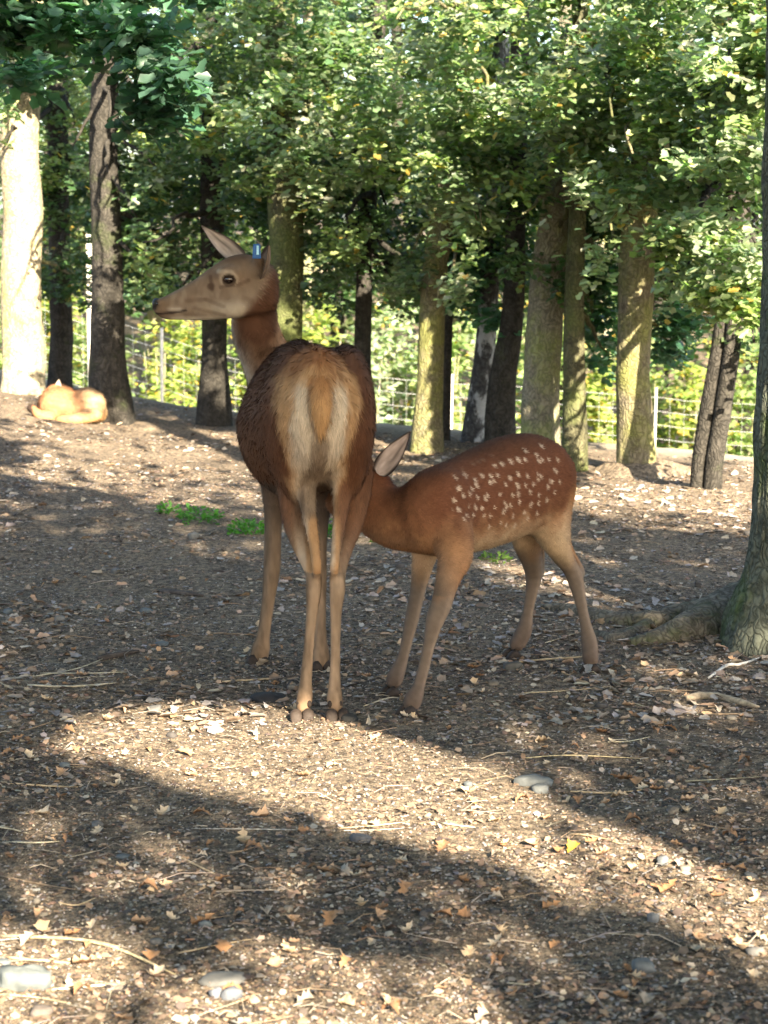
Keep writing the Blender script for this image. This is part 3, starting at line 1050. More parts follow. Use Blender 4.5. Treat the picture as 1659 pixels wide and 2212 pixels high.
# ------------------------------------------------------------------ woodland beyond: separate trees, then one far mass
FAR = [(-60, 29, 90), (90, 31, 60), (210, 30, 70), (340, 33, 60), (420, 29.5, 60), (540, 32, 70), (665, 30.5, 60), (745, 33, 60), (860, 29.5, 70), (985, 32, 60),
       (1080, 30, 60), (1220, 33, 60), (1310, 29.5, 60), (1440, 31.5, 60), (1615, 29.5, 70), (1740, 31, 70)]
for n_, (px, Y, w) in enumerate(FAR):
    x = W(px, 700, Y)[0]
    zg = gh(x, Y)
    t = Tree('woodland_tree', 'background tree with sunlit foliage beyond the wire fence', (x, Y, zg), 'tree', 'background trees beyond the fence')
    lean = rb.normal() * .3
    t.trunk(np.array([[x, Y, zg - .1, .17], [x, Y, zg + .3, .13], [x + lean * .5, Y, zg + 3.5, .11], [x + lean, Y, zg + 9, .05]]), 'bark_dark' if n_ % 3 else 'bark_grey', 500 + n_, n=18, ring=.2)
    tone = ['oak', 'deep', 'far', 'lime', 'far', 'oak'][n_ % 6]
    for k in range(28):
        zz = zg + 1.7 + 6.8 * rb.random()
        a = rb.random() * 6.28
        rr = 1.35 * rb.random() ** .5
        c = np.array([x + lean * .5 + rr * math.cos(a), Y + rr * math.sin(a), zz])
        A, B, C = spray_leaves(c, .6, .5, .34, 130, rb, .45, 10)
        t.add(tone, A, B, C, .13 * (.7 + .6 * rb.random(len(A))))
        if k % 4 == 0:
            t.limb(zz - .3, c, .03, int(rb.integers(1e6)))
    t.finish(LEAF_SIMPLE, 'bush_leaf', 700 + n_)

NF = 60000
x = -26 + 52 * rb.random(NF)
y = 36 + 16 * rb.random(NF)
zz = 13 * rb.random(NF) ** .9
cl = fbm(np.stack([x * .7, y * .5, zz * .9], -1), 3, 91)
ok = cl > .40
for x0, x1 in ((-24, -7.5), (7.5, 24)):        # the wood closes in at both sides
    m = 11000
    xs = x0 + (x1 - x0) * rb.random(m)
    ys = np.where(xs < 0, 21, 17) + 14 * rb.random(m)
    zs = 9 * rb.random(m)
    kk = fbm(np.stack([xs * .7, ys * .5, zs * .9], -1), 3, 92) > .42
    x, y, zz = np.concatenate([x, xs]), np.concatenate([y, ys]), np.concatenate([zz, zs])
    ok = np.concatenate([ok, kk])
P = np.stack([x, y, ground_h(x, y) + zz], -1)[ok]
F = rb.normal(size=P.shape) * np.array([1, 1, .5])
N = np.array([0, -.3, .8]) + rb.normal(size=P.shape) * .5
C = leaf_colors(len(P), 'far', rb)
far_w = link('distant_woodland', scatter(P, F, N, .30 * (.6 + .7 * rb.random(len(P))), LEAF_SIMPLE, C, 'distant_woodland'), MAT['bush_leaf'])
tag(far_w, 'distant sunlit woodland closing the view behind all the trunks', None, None, 'stuff')
# ------------------------------------------------------------------ animals: one smooth body surface grown round a skeleton
class Body:
    def __init__(self, lo, hi, h):
        self.h = h
        self.lo = np.asarray(lo, float)
        self.n = np.ceil((np.asarray(hi) - self.lo) / h).astype(int) + 1
        self.F = np.full(self.n, 1.0, np.float32)
        self.ax = [self.lo[k] + h * np.arange(self.n[k]) for k in range(3)]

    def _box(self, lo, hi, pad):
        a = np.clip(np.floor((np.asarray(lo) - pad - self.lo) / self.h).astype(int), 0, self.n - 1)
        b = np.clip(np.ceil((np.asarray(hi) + pad - self.lo) / self.h).astype(int) + 1, 1, self.n)
        sl = tuple(slice(a[k], b[k]) for k in range(3))
        g = np.meshgrid(*[self.ax[k][sl[k]] for k in range(3)], indexing='ij')
        return sl, np.stack(g, -1)

    def _blend(self, sl, d, k):
        f = self.F[sl]
        if k <= 0:
            self.F[sl] = np.minimum(f, d)
            return
        hh = np.maximum(k - np.abs(f - d), 0) / k
        self.F[sl] = np.minimum(f, d) - hh * hh * k * .25

    def cone(self, a, b, ra, rb, k=.03):
        a, b = np.asarray(a, float), np.asarray(b, float)
        R = max(ra, rb)
        sl, P = self._box(np.minimum(a, b), np.maximum(a, b), R + k + 2 * self.h)
        ab = b - a
        t = np.clip(((P - a) @ ab) / max(ab @ ab, 1e-9), 0, 1)
        d = np.linalg.norm(P - a - t[..., None] * ab, axis=-1) - (ra + (rb - ra) * t)
        self._blend(sl, d, k)

    def chain(self, rows, k=.03, n=4):
        """rows (x,y,z,r) smoothed into short cones"""
        s = smooth_path(np.asarray(rows, float), (len(rows) - 1) * n + 1)
        for p, q in zip(s[:-1], s[1:]):
            self.cone(p[:3], q[:3], p[3], q[3], k)

    def ell(self, c, r, axes=None, k=.04):
        c, r = np.asarray(c, float), np.asarray(r, float)
        A = np.eye(3) if axes is None else unit(np.asarray(axes, float))
        m = r.max()
        sl, P = self._box(c - m, c + m, k + 2 * self.h)
        q = (P - c) @ A.T
        k0 = np.linalg.norm(q / r, axis=-1)
        k1 = np.linalg.norm(q / (r * r), axis=-1) + 1e-9
        self._blend(sl, k0 * (k0 - 1) / k1, k)

    def loft(self, O, f, rows, k=.04, power=2.0, egg=0.0):
        """rows (q, side, z, half width, half height): ellipse sections along the level axis f from O"""
        rows = np.asarray(rows, float)
        D = smooth_path(rows, 90)
        D = D[np.argsort(D[:, 0])]
        D[:, 3:] = np.maximum(D[:, 3:], .004)
        f = unit(f)
        s = np.array([f[1], -f[0], 0.0])          # to the right of the axis
        pts = np.asarray(O) + D[:, :1] * f + D[:, 1:2] * s
        pts[:, 2] = D[:, 2]
        R = D[:, 3:].max()
        sl, P = self._box(pts.min(0) - R, pts.max(0) + R, k)
        rel = P - np.asarray(O)
        q = rel @ f
        qq = np.clip(q, D[0, 0], D[-1, 0])
        side = rel @ s - np.interp(qq, D[:, 0], D[:, 1])
        up = P[..., 2] - np.interp(qq, D[:, 0], D[:, 2])
        w = np.interp(qq, D[:, 0], D[:, 3])
        h = np.interp(qq, D[:, 0], D[:, 4])
        w = w * (1 - egg * np.clip(up / h, 0, 1))
        rho = (np.abs(side / w) ** power + np.abs(up / h) ** power) ** (1 / power)
        d = (rho - 1) * np.minimum(w, h)
        d = np.where(np.abs(q - qq) > 0, np.hypot(np.maximum(d, 0), q - qq) + np.minimum(d, 0) * 0, d)
        self._blend(sl, d, k)

    def surface(self, smooth=3):
        F = self.F
        neg = F < 0
        n0, n1, n2 = F.shape
        cs = [neg[a:n0 - 1 + a, b:n1 - 1 + b, c:n2 - 1 + c] for a in (0, 1) for b in (0, 1) for c in (0, 1)]
        s = sum(c.astype(np.int8) for c in cs)
        I, J, K = np.nonzero((s > 0) & (s < 8))
        idx = np.full((n0 - 1, n1 - 1, n2 - 1), -1, np.int64)
        idx[I, J, K] = np.arange(len(I))
        acc = np.zeros((len(I), 3))
        cnt = np.zeros(len(I))
        corners = [(a, b, c) for a in (0, 1) for b in (0, 1) for c in (0, 1)]
        for a in corners:
            for ax in range(3):
                if a[ax]:
                    continue
                b = list(a)
                b[ax] = 1
                fa = F[I + a[0], J + a[1], K + a[2]]
                fb = F[I + b[0], J + b[1], K + b[2]]
                m = (fa < 0) != (fb < 0)
                t = fa[m] / (fa[m] - fb[m])
                p = np.tile(np.array(a, float), (m.sum(), 1))
                p[:, ax] = t
                acc[m] += p
                cnt[m] += 1
        V = self.lo + self.h * (np.stack([I, J, K], -1) + acc / cnt[:, None])
        Q = []
        for ax in range(3):
            o1, o2 = [(1, 2), (2, 0), (0, 1)][ax]
            sA = [slice(None)] * 3
            sB = [slice(None)] * 3
            sA[ax] = slice(0, -1)
            sB[ax] = slice(1, None)
            for o in (o1, o2):
                sA[o] = slice(1, -1)
                sB[o] = slice(1, -1)
            ca, cb = neg[tuple(sA)], neg[tuple(sB)]
            for flip in (False, True):
                m = (ca & ~cb) if not flip else (~ca & cb)
                X = np.stack(np.nonzero(m), -1)
                X[:, o1] += 1
                X[:, o2] += 1
                def cell(d1, d2):
                    Y = X.copy()
                    Y[:, o1] -= d1
                    Y[:, o2] -= d2
                    return idx[Y[:, 0], Y[:, 1], Y[:, 2]]
                q = np.stack([cell(1, 1), cell(0, 1), cell(0, 0), cell(1, 0)], -1)
                if flip:
                    q = q[:, ::-1]
                Q.append(q)
        Q = np.concatenate(Q)
        Q = Q[(Q >= 0).all(1)]
        E = np.concatenate([Q[:, [0, 1]], Q[:, [1, 2]], Q[:, [2, 3]], Q[:, [3, 0]]])
        deg = np.bincount(E.ravel(), minlength=len(V))[:, None] + 1e-9
        for it in range(smooth):
            for lam in (.5, -.45):
                A = np.zeros_like(V)
                for d_ in range(3):
                    A[:, d_] = np.bincount(E[:, 0], V[E[:, 1], d_], len(V)) + np.bincount(E[:, 1], V[E[:, 0], d_], len(V))
                V = V + lam * (A / deg - V)
        return V, Q


def vert_normals(V, Q):
    n = np.cross(V[Q[:, 2]] - V[Q[:, 0]], V[Q[:, 3]] - V[Q[:, 1]])
    N = np.zeros_like(V)
    for k in range(4):
        for d_ in range(3):
            N[:, d_] += np.bincount(Q[:, k], n[:, d_], len(V))
    return unit(N)


def fur_mesh(V, Q, N, n, color_fn, comb_fn, length_fn, r, width=.0030, lift=.38, bare=(), clump=.55):
    for cb, rb_ in bare:
        Q = Q[np.linalg.norm(V[Q[:, 0]] - cb, axis=1) > rb_]
    a, b, c, d = (V[Q[:, k]] for k in range(4))
    area = np.linalg.norm(np.cross(c - a, d - b), axis=1)
    f = r.choice(len(Q), n, p=area / area.sum())
    s, t = r.random((n, 1)), r.random((n, 1))
    P = (a[f] * (1 - s) + b[f] * s) * (1 - t) + (d[f] * (1 - s) + c[f] * s) * t
    NN = unit((N[Q[f, 0]] * (1 - s) + N[Q[f, 1]] * s) * (1 - t) + (N[Q[f, 3]] * (1 - s) + N[Q[f, 2]] * s) * t)
    cd = comb_fn(P, NN)
    cd = cd - (cd * NN).sum(1, keepdims=True) * NN
    cl = np.stack([fbm(P * 55, 2, 201), fbm(P * 55, 2, 202), fbm(P * 55, 2, 203)], -1) - .5
    D = unit(unit(cd) + NN * (lift + .35 * cl[:, :1]) + cl * clump + r.normal(size=(n, 3)) * .16)
    L = (length_fn(P) * (.6 + .7 * r.random(n)))[:, None]
    side = unit(np.cross(D, NN) + r.normal(size=(n, 3)) * .3)
    w = width * (.7 + .6 * r.random((n, 1)))
    root_ = P - NN * .002
    VV = np.stack([root_ - side * w * .5, root_ + side * w * .5, root_ + D * L], 1).reshape(-1, 3)
    C = color_fn(P, NN) * (.70 + .60 * r.random((n, 1))) * (.78 + .44 * fbm(P * 85, 2, 205))[:, None]
    CC = np.stack([C * .9, C * .9, C * 1.08], 1).reshape(-1, 3)
    return mesh_from('fur', VV, [np.arange(3 * n).reshape(-1, 3)], CC, True, np.repeat(NN, 3, 0))


MF = Mat('deer_coat')
MF.bsdf(MF.attr(), .8, .08)
MAT['coat'] = MF.m
MH = Mat('deer_hair')
bh = MH.bsdf(MH.attr(), .7, .10)
MAT['hair'] = MH.m
def mat_simple(name, c, rough, spec):
    M = Mat(name)
    nf = M.noise(M.coords(), 140, 3)
    k = M.ramp(nf, [(.3, (.8,) * 3), (.7, (1.15,) * 3)])
    M.bsdf(M.mix(1.0, c, k, 'MULTIPLY'), rough, spec)
    return M.m
MAT['eye'] = mat_simple('deer_eye', (.014, .008, .006), .06, .7)
MAT['nose'] = mat_simple('deer_nose', (.012, .010, .010), .5, .3)
MAT['hoof'] = mat_simple('deer_hoof', (.036, .026, .021), .7, .2)
MAT['tag'] = mat_simple('ear_tag_plastic', (.010, .085, .27), .45, .3)
MAT['tag_print'] = mat_simple('ear_tag_print', (.35, .62, .75), .5, .4)


def px2(px, py, r, Y):
    p = W(px, py, Y)
    return [p[0], p[1], p[2], r * Y / 4300.0]


def foot_z(x, y):
    return gh(x, y)


def hoof_mesh(c, fwd, size):
    """cloven hoof: two pointed toes side by side; c = middle of the sole"""
    f = unit(np.array([fwd[0], fwd[1], 0.0]))
    s = np.array([f[1], -f[0], 0.0])
    parts = []
    for sg in (-1, 1):
        rows = [(-.55, .0, .34, .05), (-.5, .0, .40, .62), (-.1, .0, .46, .95), (.35, .0, .40, .75), (.72, .0, .24, .38), (.95, .0, .08, .10)]
        V = []
        n = 10
        for q, z0, w, h in rows:
            for k in range(n):
                a = 2 * math.pi * k / n
                yy = sg * .44 + w * math.cos(a)
                zz = max(0.0, h * (.5 + .5 * math.sin(a)) * 1.05)
                V.append(c + size * (q * f + yy * s) + np.array([0, 0, size * zz]))
        V = np.array(V)
        i = np.arange(len(rows) - 1)[:, None] * n
        j = np.arange(n)[None]
        Fq = np.stack([i + j, i + (j + 1) % n, i + n + (j + 1) % n, i + n + j], -1).reshape(-1, 4)
        parts.append((V, [Fq]))
    V, F = merge(parts)
    return mesh_from('hoof', V, F)


def ear_mesh(base, d, facing, L, Wd, inner, rim, back, cup=.5, name='ear'):
    d = unit(d)
    n = unit(facing - (np.asarray(facing) @ d) * d)
    s = np.cross(d, n)
    nu, nv = 22, 13
    U, Vv = np.meshgrid(np.linspace(0, 1, nu), np.linspace(-1, 1, nv), indexing='ij')
    w = Wd * .5 * (np.sin(math.pi * np.clip(U, 0, 1) ** .62) ** .75 * .94 + .20 * (1 - U) ** 1.5)
    w[-1] = .002
    P = base + d * (L * U)[..., None] + s * (w * np.sin(Vv * 1.35) / np.sin(1.35))[..., None] + n * (w * cup * (np.abs(Vv) ** 1.8))[..., None]
    P = P - n * (.012 * np.sin(U * 3.1))[..., None]
    B = P - n * .006 * (1 - .6 * np.abs(Vv))[..., None]
    e = np.abs(Vv)
    rr = sstep(.5, .88, e + .12 * np.sin(U * 9)) + sstep(.84, 1.0, U)
    st = .55 + .9 * fbm(np.stack([U * 5, Vv * 6, U * 0], -1).reshape(-1, 3), 3, 3).reshape(U.shape)
    st = st * (1 - .45 * sstep(.25, .0, np.abs(Vv - .15)) * sstep(.1, .4, U) * sstep(.9, .6, U))
    CI = (np.asarray(inner) * (1 - np.clip(rr, 0, 1))[..., None] + np.asarray(rim) * np.clip(rr, 0, 1)[..., None]) * st[..., None]
    CB = np.tile(np.asarray(back), (nu, nv, 1)) * st[..., None]
    VV = np.concatenate([P.reshape(-1, 3), B.reshape(-1, 3)])
    CC = np.concatenate([CI.reshape(-1, 3), CB.reshape(-1, 3)])
    i = np.arange(nu - 1)[:, None] * nv
    j = np.arange(nv - 1)[None]
    q = np.stack([i + j, i + j + 1, i + nv + j + 1, i + nv + j], -1).reshape(-1, 4)
    m = nu * nv
    rim_q = []
    for k in range(nu - 1):
        rim_q.append([k * nv, (k + 1) * nv, m + (k + 1) * nv, m + k * nv])
        a, b = k * nv + nv - 1, (k + 1) * nv + nv - 1
        rim_q.append([a, m + a, m + b, b])
    return mesh_from(name, VV, [np.concatenate([q, q[:, ::-1] + m, np.array(rim_q)])], CC)


def ball(name, c, r, axes=None, seg=20):
    th = np.linspace(0, math.pi, seg // 2 + 1)
    ph = np.linspace(0, 2 * math.pi, seg, endpoint=False)
    T, Pp = np.meshgrid(th, ph, indexing='ij')
    u = np.stack([np.sin(T) * np.cos(Pp), np.sin(T) * np.sin(Pp), np.cos(T)], -1).reshape(-1, 3) * np.asarray(r)
    A = np.eye(3) if axes is None else unit(np.asarray(axes, float))
    V = np.asarray(c) + u @ A
    i = np.arange(seg // 2)[:, None] * seg
    j = np.arange(seg)[None]
    return mesh_from(name, V, [np.stack([i + j, i + seg + j, i + seg + (j + 1) % seg, i + (j + 1) % seg], -1).reshape(-1, 4)])


def lerp3(a, b, t):
    t = np.asarray(t)[:, None]
    return np.asarray(a) * (1 - t) + np.asarray(b) * t


# ================================================================== the hind
HO = W(690, 1550, 6.05)
HO[2] = foot_z(HO[0], 6.05)
aH = math.radians(8.6)
HF = np.array([-math.sin(aH), math.cos(aH), 0.0])
HS = np.array([HF[1], -HF[0], 0.0])
hind = thing('red_deer', 'adult hind seen from behind with head turned left and a blue ear tag', 'deer', HO, 'red deer in the clearing')
B = Body((-.85, 5.75, -.06), (.12, 7.35, 1.52), .0058)
B.loft(HO, HF, [(-.115, 0, .97, .01, .02), (-.09, 0, .97, .075, .125), (-.03, 0, .965, .118, .172), (.06, 0, .955, .150, .198), (.2, 0, .925, .172, .222), (.38, -.005, .895, .186, .24),
                (.55, -.01, .872, .192, .248), (.72, -.01, .868, .178, .246), (.87, 0, .876, .16, .232), (.99, 0, .89, .12, .19), (1.06, 0, .9, .07, .12), (1.09, 0, .9, .01, .02)], .05, 2.05, .30)
for sg, hx in ((-1, 632), (1, 754)):
    c = W(hx, 905, 6.19)
    B.ell(c, (.074, .150, .215), (HS, HF, (0, 0, 1)), .06)
    c = W(hx - sg * 4, 850, 6.3)
    B.ell(c, (.062, .13, .15), (HS, HF, (0, 0, 1)), .06)
    c = W(hx - sg * 10, 1000, 6.24)
    B.ell(c, (.050, .115, .13), (HS, HF, (0, 0, 1)), .05)
# hind legs
LH = [px2(632, 1000, 38, 6.26), px2(634, 1060, 32, 6.27), px2(637, 1130, 25, 6.24), px2(654, 1185, 19, 6.17), px2(676, 1238, 16, 6.10), px2(677, 1275, 17, 6.08), px2(675, 1310, 13, 6.08),
      px2(670, 1360, 11.5, 6.075), px2(664, 1430, 12, 6.07), px2(660, 1480, 13.5, 6.06), px2(658, 1508, 16.5, 6.05), px2(654, 1530, 14, 6.04)]
RH = [px2(764, 1000, 40, 6.26), px2(764, 1060, 35, 6.27), px2(761, 1130, 23, 6.24), px2(745, 1185, 17, 6.17), px2(730, 1238, 16, 6.10), px2(729, 1275, 17, 6.08), px2(726, 1315, 13, 6.08),
      px2(725, 1370, 11, 6.075), px2(724, 1440, 11.5, 6.07), px2(723, 1485, 13, 6.06), px2(723, 1510, 16.5, 6.05), px2(726, 1532, 14, 6.04)]
for L, hk, an in ((LH, (684, 1232), (656, 1100)), (RH, (723, 1230), (744, 1095))):
    B.chain([[*r_[:3], r_[3] * (.85 if r_[2] < .40 else .92 if r_[2] < .62 else 1)] for r_ in L], .012, 4)
    B.chain([px2(an[0], 1020, 26, 6.16), px2(an[0] + (hk[0] - an[0]) * .35, 1095, 15, 6.14), px2(an[0] + (hk[0] - an[0]) * .75, 1165, 10, 6.10), px2(hk[0], hk[1] - 10, 8, 6.05), px2(hk[0], hk[1] + 20, 5, 6.085)], .012, 4)   # Achilles tendon
# fore legs
LF = [px2(606, 930, 62, 6.95), px2(598, 1020, 34, 6.93), px2(592, 1085, 20, 6.92), px2(589, 1170, 15.5, 6.91), px2(587, 1228, 15.5, 6.90), px2(582, 1275, 12, 6.90), px2(575, 1330, 10.5, 6.89),
      px2(567, 1385, 11.5, 6.88), px2(562, 1406, 14, 6.87), px2(558, 1422, 12, 6.85)]
RF = [px2(690, 930, 60, 6.85), px2(693, 1020, 32, 6.84), px2(694, 1085, 19, 6.83), px2(690, 1160, 14, 6.82), px2(689, 1238, 14.5, 6.81), px2(690, 1290, 11, 6.80), px2(691, 1340, 10, 6.79),
      px2(692, 1395, 11.5, 6.78), px2(693, 1420, 14, 6.77), px2(693, 1437, 12, 6.75)]
for L in (LF, RF):
    B.chain([[*r_[:3], r_[3] * (.85 if r_[2] < .40 else .92 if r_[2] < .62 else 1)] for r_ in L], .025, 4)
# neck
B.chain([px2(622, 890, 62, 7.0), px2(606, 850, 53, 7.0), px2(589, 812, 47, 6.98), px2(570, 765, 44, 6.95), px2(550, 708, 42.5, 6.9), px2(551, 660, 37, 6.86), px2(562, 618, 31, 6.83)], .026, 5)
# head in profile, axis level to the left
HY = 6.80
hz = lambda py: W(500, py, HY)[2]
hx_ = lambda px: W(px, 620, HY)[0]
rows = []
for px, top, bot, hw in [(600, 596, 648, .012), (590, 578, 668, .046), (565, 560, 678, .058), (530, 549, 683, .064), (495, 555, 687, .064), (462, 574, 690, .054), (425, 601, 691, .041),
                         (390, 622, 690, .034), (362, 637, 689, .031), (345, 644, 683, .029), (335, 651, 675, .022), (330.5, 660, 668, .008)]:
    rows.append((-(hx_(px) - hx_(600)), 0, (hz(top) + hz(bot)) / 2, hw, (hz(top) - hz(bot)) / 2))
HH = np.array([hx_(600), HY, 0.0])
yaw = math.radians(4)
HFd = np.array([-math.cos(yaw), -math.sin(yaw), 0])
B.loft(HH, HFd, rows, .02, 2.3)
def head(px, py, lat):
    """point on the head: survey position in profile and distance out of the profile plane towards the viewer"""
    q = -(hx_(px) - hx_(600))
    left = np.array([HFd[1], -HFd[0], 0.0])
    left = -left if left[1] > 0 else left
    p = HH + HFd * q + left * lat
    p[2] = hz(py)
    return p
for lat in (-1, 1):
    B.ell(head(497, 590, lat * .056), (.040, .018, .022), None, .02)          # brow
    B.ell(head(505, 655, lat * .040), (.062, .028, .040), None, .03)          # cheek
    B.ell(head(352, 652, lat * .022), (.018, .012, .013), None, .012)         # nostril wing
    B.ell(head(420, 668, lat * .020), (.07, .018, .014), None, .015)          # lower cheek
    B.cone(head(560, 575, lat * .045), head(562, 560, lat * .07), .026, .02, .02)   # ear root
# tail root, udder
B.chain([[*(HO + HF * -.085 + np.array([0, 0, 1.045]))[:2], HO[2] + 1.055, .026], [*(HO + HF * -.116 + HS * -.004)[:2], HO[2] + 1.0, .027], [*(HO + HF * -.126 + HS * -.006)[:2], HO[2] + .95, .020],
         [*(HO + HF * -.122 + HS * -.008)[:2], HO[2] + .89, .005]], .02, 4)
B.ell(W(690, 1015, 6.33), (.05, .08, .06), (HS, HF, (0, 0, 1)), .04)
hV, hQ = B.surface(3)
hN = vert_normals(hV, hQ)


def hind_coat(P, N):
    rel = P - HO
    q, s, z = rel @ HF, rel @ HS, rel[:, 2]
    n1 = fbm(P * np.array([26, 26, 12]), 3, 61)
    n2 = fbm(P * np.array([70, 70, 30]), 2, 62)
    wob = (n1 - .5)
    back = np.array([.088, .042, .025])
    flank = np.array([.112, .049, .026])
    leg = np.array([.215, .150, .100])
    belly = np.array([.10, .065, .045])
    C = lerp3(flank, back, sstep(.98, 1.14, z + .05 * wob))
    C = lerp3(C, (.16, .075, .038), sstep(.90, .78, z) * sstep(.1, .3, q) * .5)
    C = np.where((z < .69)[:, None] & (q > .2)[:, None] & (np.abs(s) < .13)[:, None], belly, C)
    # legs
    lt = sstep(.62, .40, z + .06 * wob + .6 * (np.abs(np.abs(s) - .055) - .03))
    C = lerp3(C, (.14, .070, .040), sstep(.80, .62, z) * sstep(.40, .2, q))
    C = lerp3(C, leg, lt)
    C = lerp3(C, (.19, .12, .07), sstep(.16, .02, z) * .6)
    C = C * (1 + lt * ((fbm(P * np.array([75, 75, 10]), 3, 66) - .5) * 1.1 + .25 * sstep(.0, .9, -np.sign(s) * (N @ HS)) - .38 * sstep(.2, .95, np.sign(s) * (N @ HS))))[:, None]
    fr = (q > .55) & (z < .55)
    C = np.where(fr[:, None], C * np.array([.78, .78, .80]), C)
    # rump patch seen from behind: planar pattern on the rump
    X = s
    rear = sstep(.20, .05, q) * (z > .45)
    hwid = np.interp(z, [.45, .55, .66, .76, .86, .92, .99, 1.06, 1.12, 1.155], [.066, .066, .070, .082, .098, .118, .126, .108, .066, .01])
    pt = rear * sstep(.016, -.012, np.abs(X + .004) - hwid + .035 * wob)
    orange = lerp3((.45, .27, .135), (.25, .11, .048), sstep(1.04, 1.135, z + .10 * wob))
    orange = lerp3(orange, (.33, .19, .095), sstep(.80, .60, z))
    C = lerp3(C, orange, pt)
    # pale stripes either side of the tail, spreading down the inside of the legs
    sc = np.interp(z, [.42, .55, .66, .78, .88, .96, 1.04, 1.06], [.040, .040, .040, .043, .046, .052, .053, .052])
    sw = np.interp(z, [.42, .55, .66, .78, .88, .96, 1.02, 1.075], [.012, .018, .026, .040, .042, .034, .026, .008])
    st = rear * sstep(1.25, .45, np.abs(np.abs(X + .004) - sc) / sw + .9 * wob) * sstep(1.07, 1.02, z) * sstep(.40, .5, z)
    C = lerp3(C, lerp3((.38, .29, .21), (.58, .49, .38), sstep(.6, .85, z)), st * .9)
    # tail
    tw = np.interp(z, [.885, .92, .96, 1.0, 1.06], [.004, .019, .031, .033, .028])
    tl = rear * sstep(.010, -.008, np.abs(X + .008) - tw) * (z > .88) * (z < 1.07) * (q < -.05)
    C = lerp3(C, lerp3((.45, .265, .125), (.31, .155, .068), sstep(.98, 1.06, z)), tl)
    # groin below the tail
    gr = sstep(-.04, .02, q) * sstep(.40, .34, q) * sstep(.065, .04, np.abs(X)) * sstep(.60, .64, z) * sstep(.86, .82, z)
    C = lerp3(C, lerp3((.24, .185, .14), (.10, .07, .05), sstep(.76, .69, z)), gr * .9)
    g2 = rear * sstep(.036, .022, np.abs(X + .006)) * sstep(.905, .875, z) * sstep(.60, .66, z)
    C = lerp3(C, (.20, .15, .11), g2 * .9)
    # neck
    nk = sstep(.80, .92, q + .08 * wob) * sstep(.90, 1.02, z)
    pxn = 829.5 + P[:, 0] / 6.93 * 4300
    pyn = np.interp(P[:, 2], [W(500, 860, 6.93)[2], W(500, 640, 6.93)[2]], [860, 640])
    front = sstep(62, 14, pxn - np.interp(pyn, [690, 750, 800, 850], [495, 506, 518, 552]) + 24 * wob)
    neck = lerp3((.43, .26, .155), (.42, .345, .275), front)
    neck = lerp3(neck, (.15, .072, .04), sstep(1.06, .97, z) * (1 - front))
    C = lerp3(C, neck, nk)
    # head
    pxh = 829.5 + P[:, 0] / HY * 4300
    pyh = np.interp(P[:, 2], [hz(720), hz(540)], [720, 540])
    edge = np.interp(pyh, [540, 590, 630, 670, 684, 692], [600, 588, 566, 545, 528, 505])
    hd = sstep(12, -14, pxh - edge + 26 * wob) * sstep(700, 692, pyh - 0 * pxh) * (pyh < 705)
    face = lerp3((.168, .118, .082), (.215, .165, .122), sstep(1.33, 1.22, z))
    face = lerp3(face, (.115, .072, .046), sstep(1.36, 1.42, z))
    face = lerp3(face, (.13, .085, .056), sstep(.52, .62, n1) * .5)
    face = lerp3(face, (.38, .32, .25), sstep(hz(640), hz(665), P[:, 2] + .01 * wob) * sstep(440, 480, pxh) * sstep(560, 520, pxh) * .8)
    face = lerp3(face, (.42, .36, .29), sstep(hz(678), hz(687), P[:, 2]) * sstep(350, 380, pxh))
    face = lerp3(face, (.13, .085, .055), sstep(395, 350, pxh) * .75)
    ml = np.abs(P[:, 2] - np.interp(pxh, [330, 345, 380, 410], [hz(676), hz(676.5), hz(674), hz(668)]))
    face = lerp3(face, (.03, .02, .017), sstep(.006, .002, ml) * (pxh < 408))
    face = lerp3(face, (.36, .30, .24), sstep(.009, .002, np.abs(P[:, 2] - hz(666))) * sstep(362, 376, pxh) * sstep(404, 390, pxh) * .8)
    ec = head(495.5, 601.5, .06)
    de = np.hypot(P[:, 0] - ec[0], (P[:, 2] - ec[2]) * 1.25)
    face = lerp3(face, (.31, .24, .175), sstep(.037, .029, de) * .8)
    face = lerp3(face, (.07, .045, .03), sstep(.026, .022, np.hypot(P[:, 0] - ec[0], (P[:, 2] - ec[2] + .008) * 1.3)) * .9)
    face = lerp3(face, (.022, .014, .011), sstep(.024, .019, de))
    tear = np.hypot((P[:, 0] - hx_(459)) * .9, P[:, 2] - hz(617))
    face = lerp3(face, (.055, .032, .022), sstep(.017, .007, tear) * .85)
    br = np.hypot((P[:, 0] - hx_(462)) * .8, P[:, 2] - hz(595))
    face = lerp3(face, (.10, .062, .042), sstep(.024, .008, br) * .6)
    def mark(x1, y1, x2, y2, w, c, amt):
        nonlocal face
        dx, dy = x2 - x1, y2 - y1
        t = np.clip(((pxh - x1) * dx + (pyh - y1) * dy) / (dx * dx + dy * dy), 0, 1)
        d = np.hypot(pxh - x1 - t * dx, pyh - y1 - t * dy)
        face = lerp3(face, c, sstep(w, w * .25, d) * amt)
    mark(410, 648, 450, 645, 7, (.095, .06, .04), .55)  # dark lines put crease shade into the cheek colour
    mark(450, 645, 488, 660, 7, (.095, .06, .04), .5)
    mark(425, 664, 490, 679, 6, (.11, .072, .05), .5)
    mark(478, 585, 506, 586, 7, (.33, .26, .19), .7)
    mark(460, 596, 464, 624, 7, (.055, .032, .022), .7)
    mark(520, 614, 542, 604, 6, (.08, .045, .028), .6)
    mark(481, 619, 512, 615, 4, (.06, .038, .028), .7)
    mark(492, 558, 532, 552, 12, (.09, .052, .032), .6)
    mark(440, 592, 480, 566, 8, (.11, .068, .044), .5)
    face = lerp3(face, (.022, .017, .015), sstep(353, 345, pxh + .25 * np.abs(pyh - 655) + 8 * wob) * sstep(672, 664, pyh))
    C = lerp3(C, face, hd)
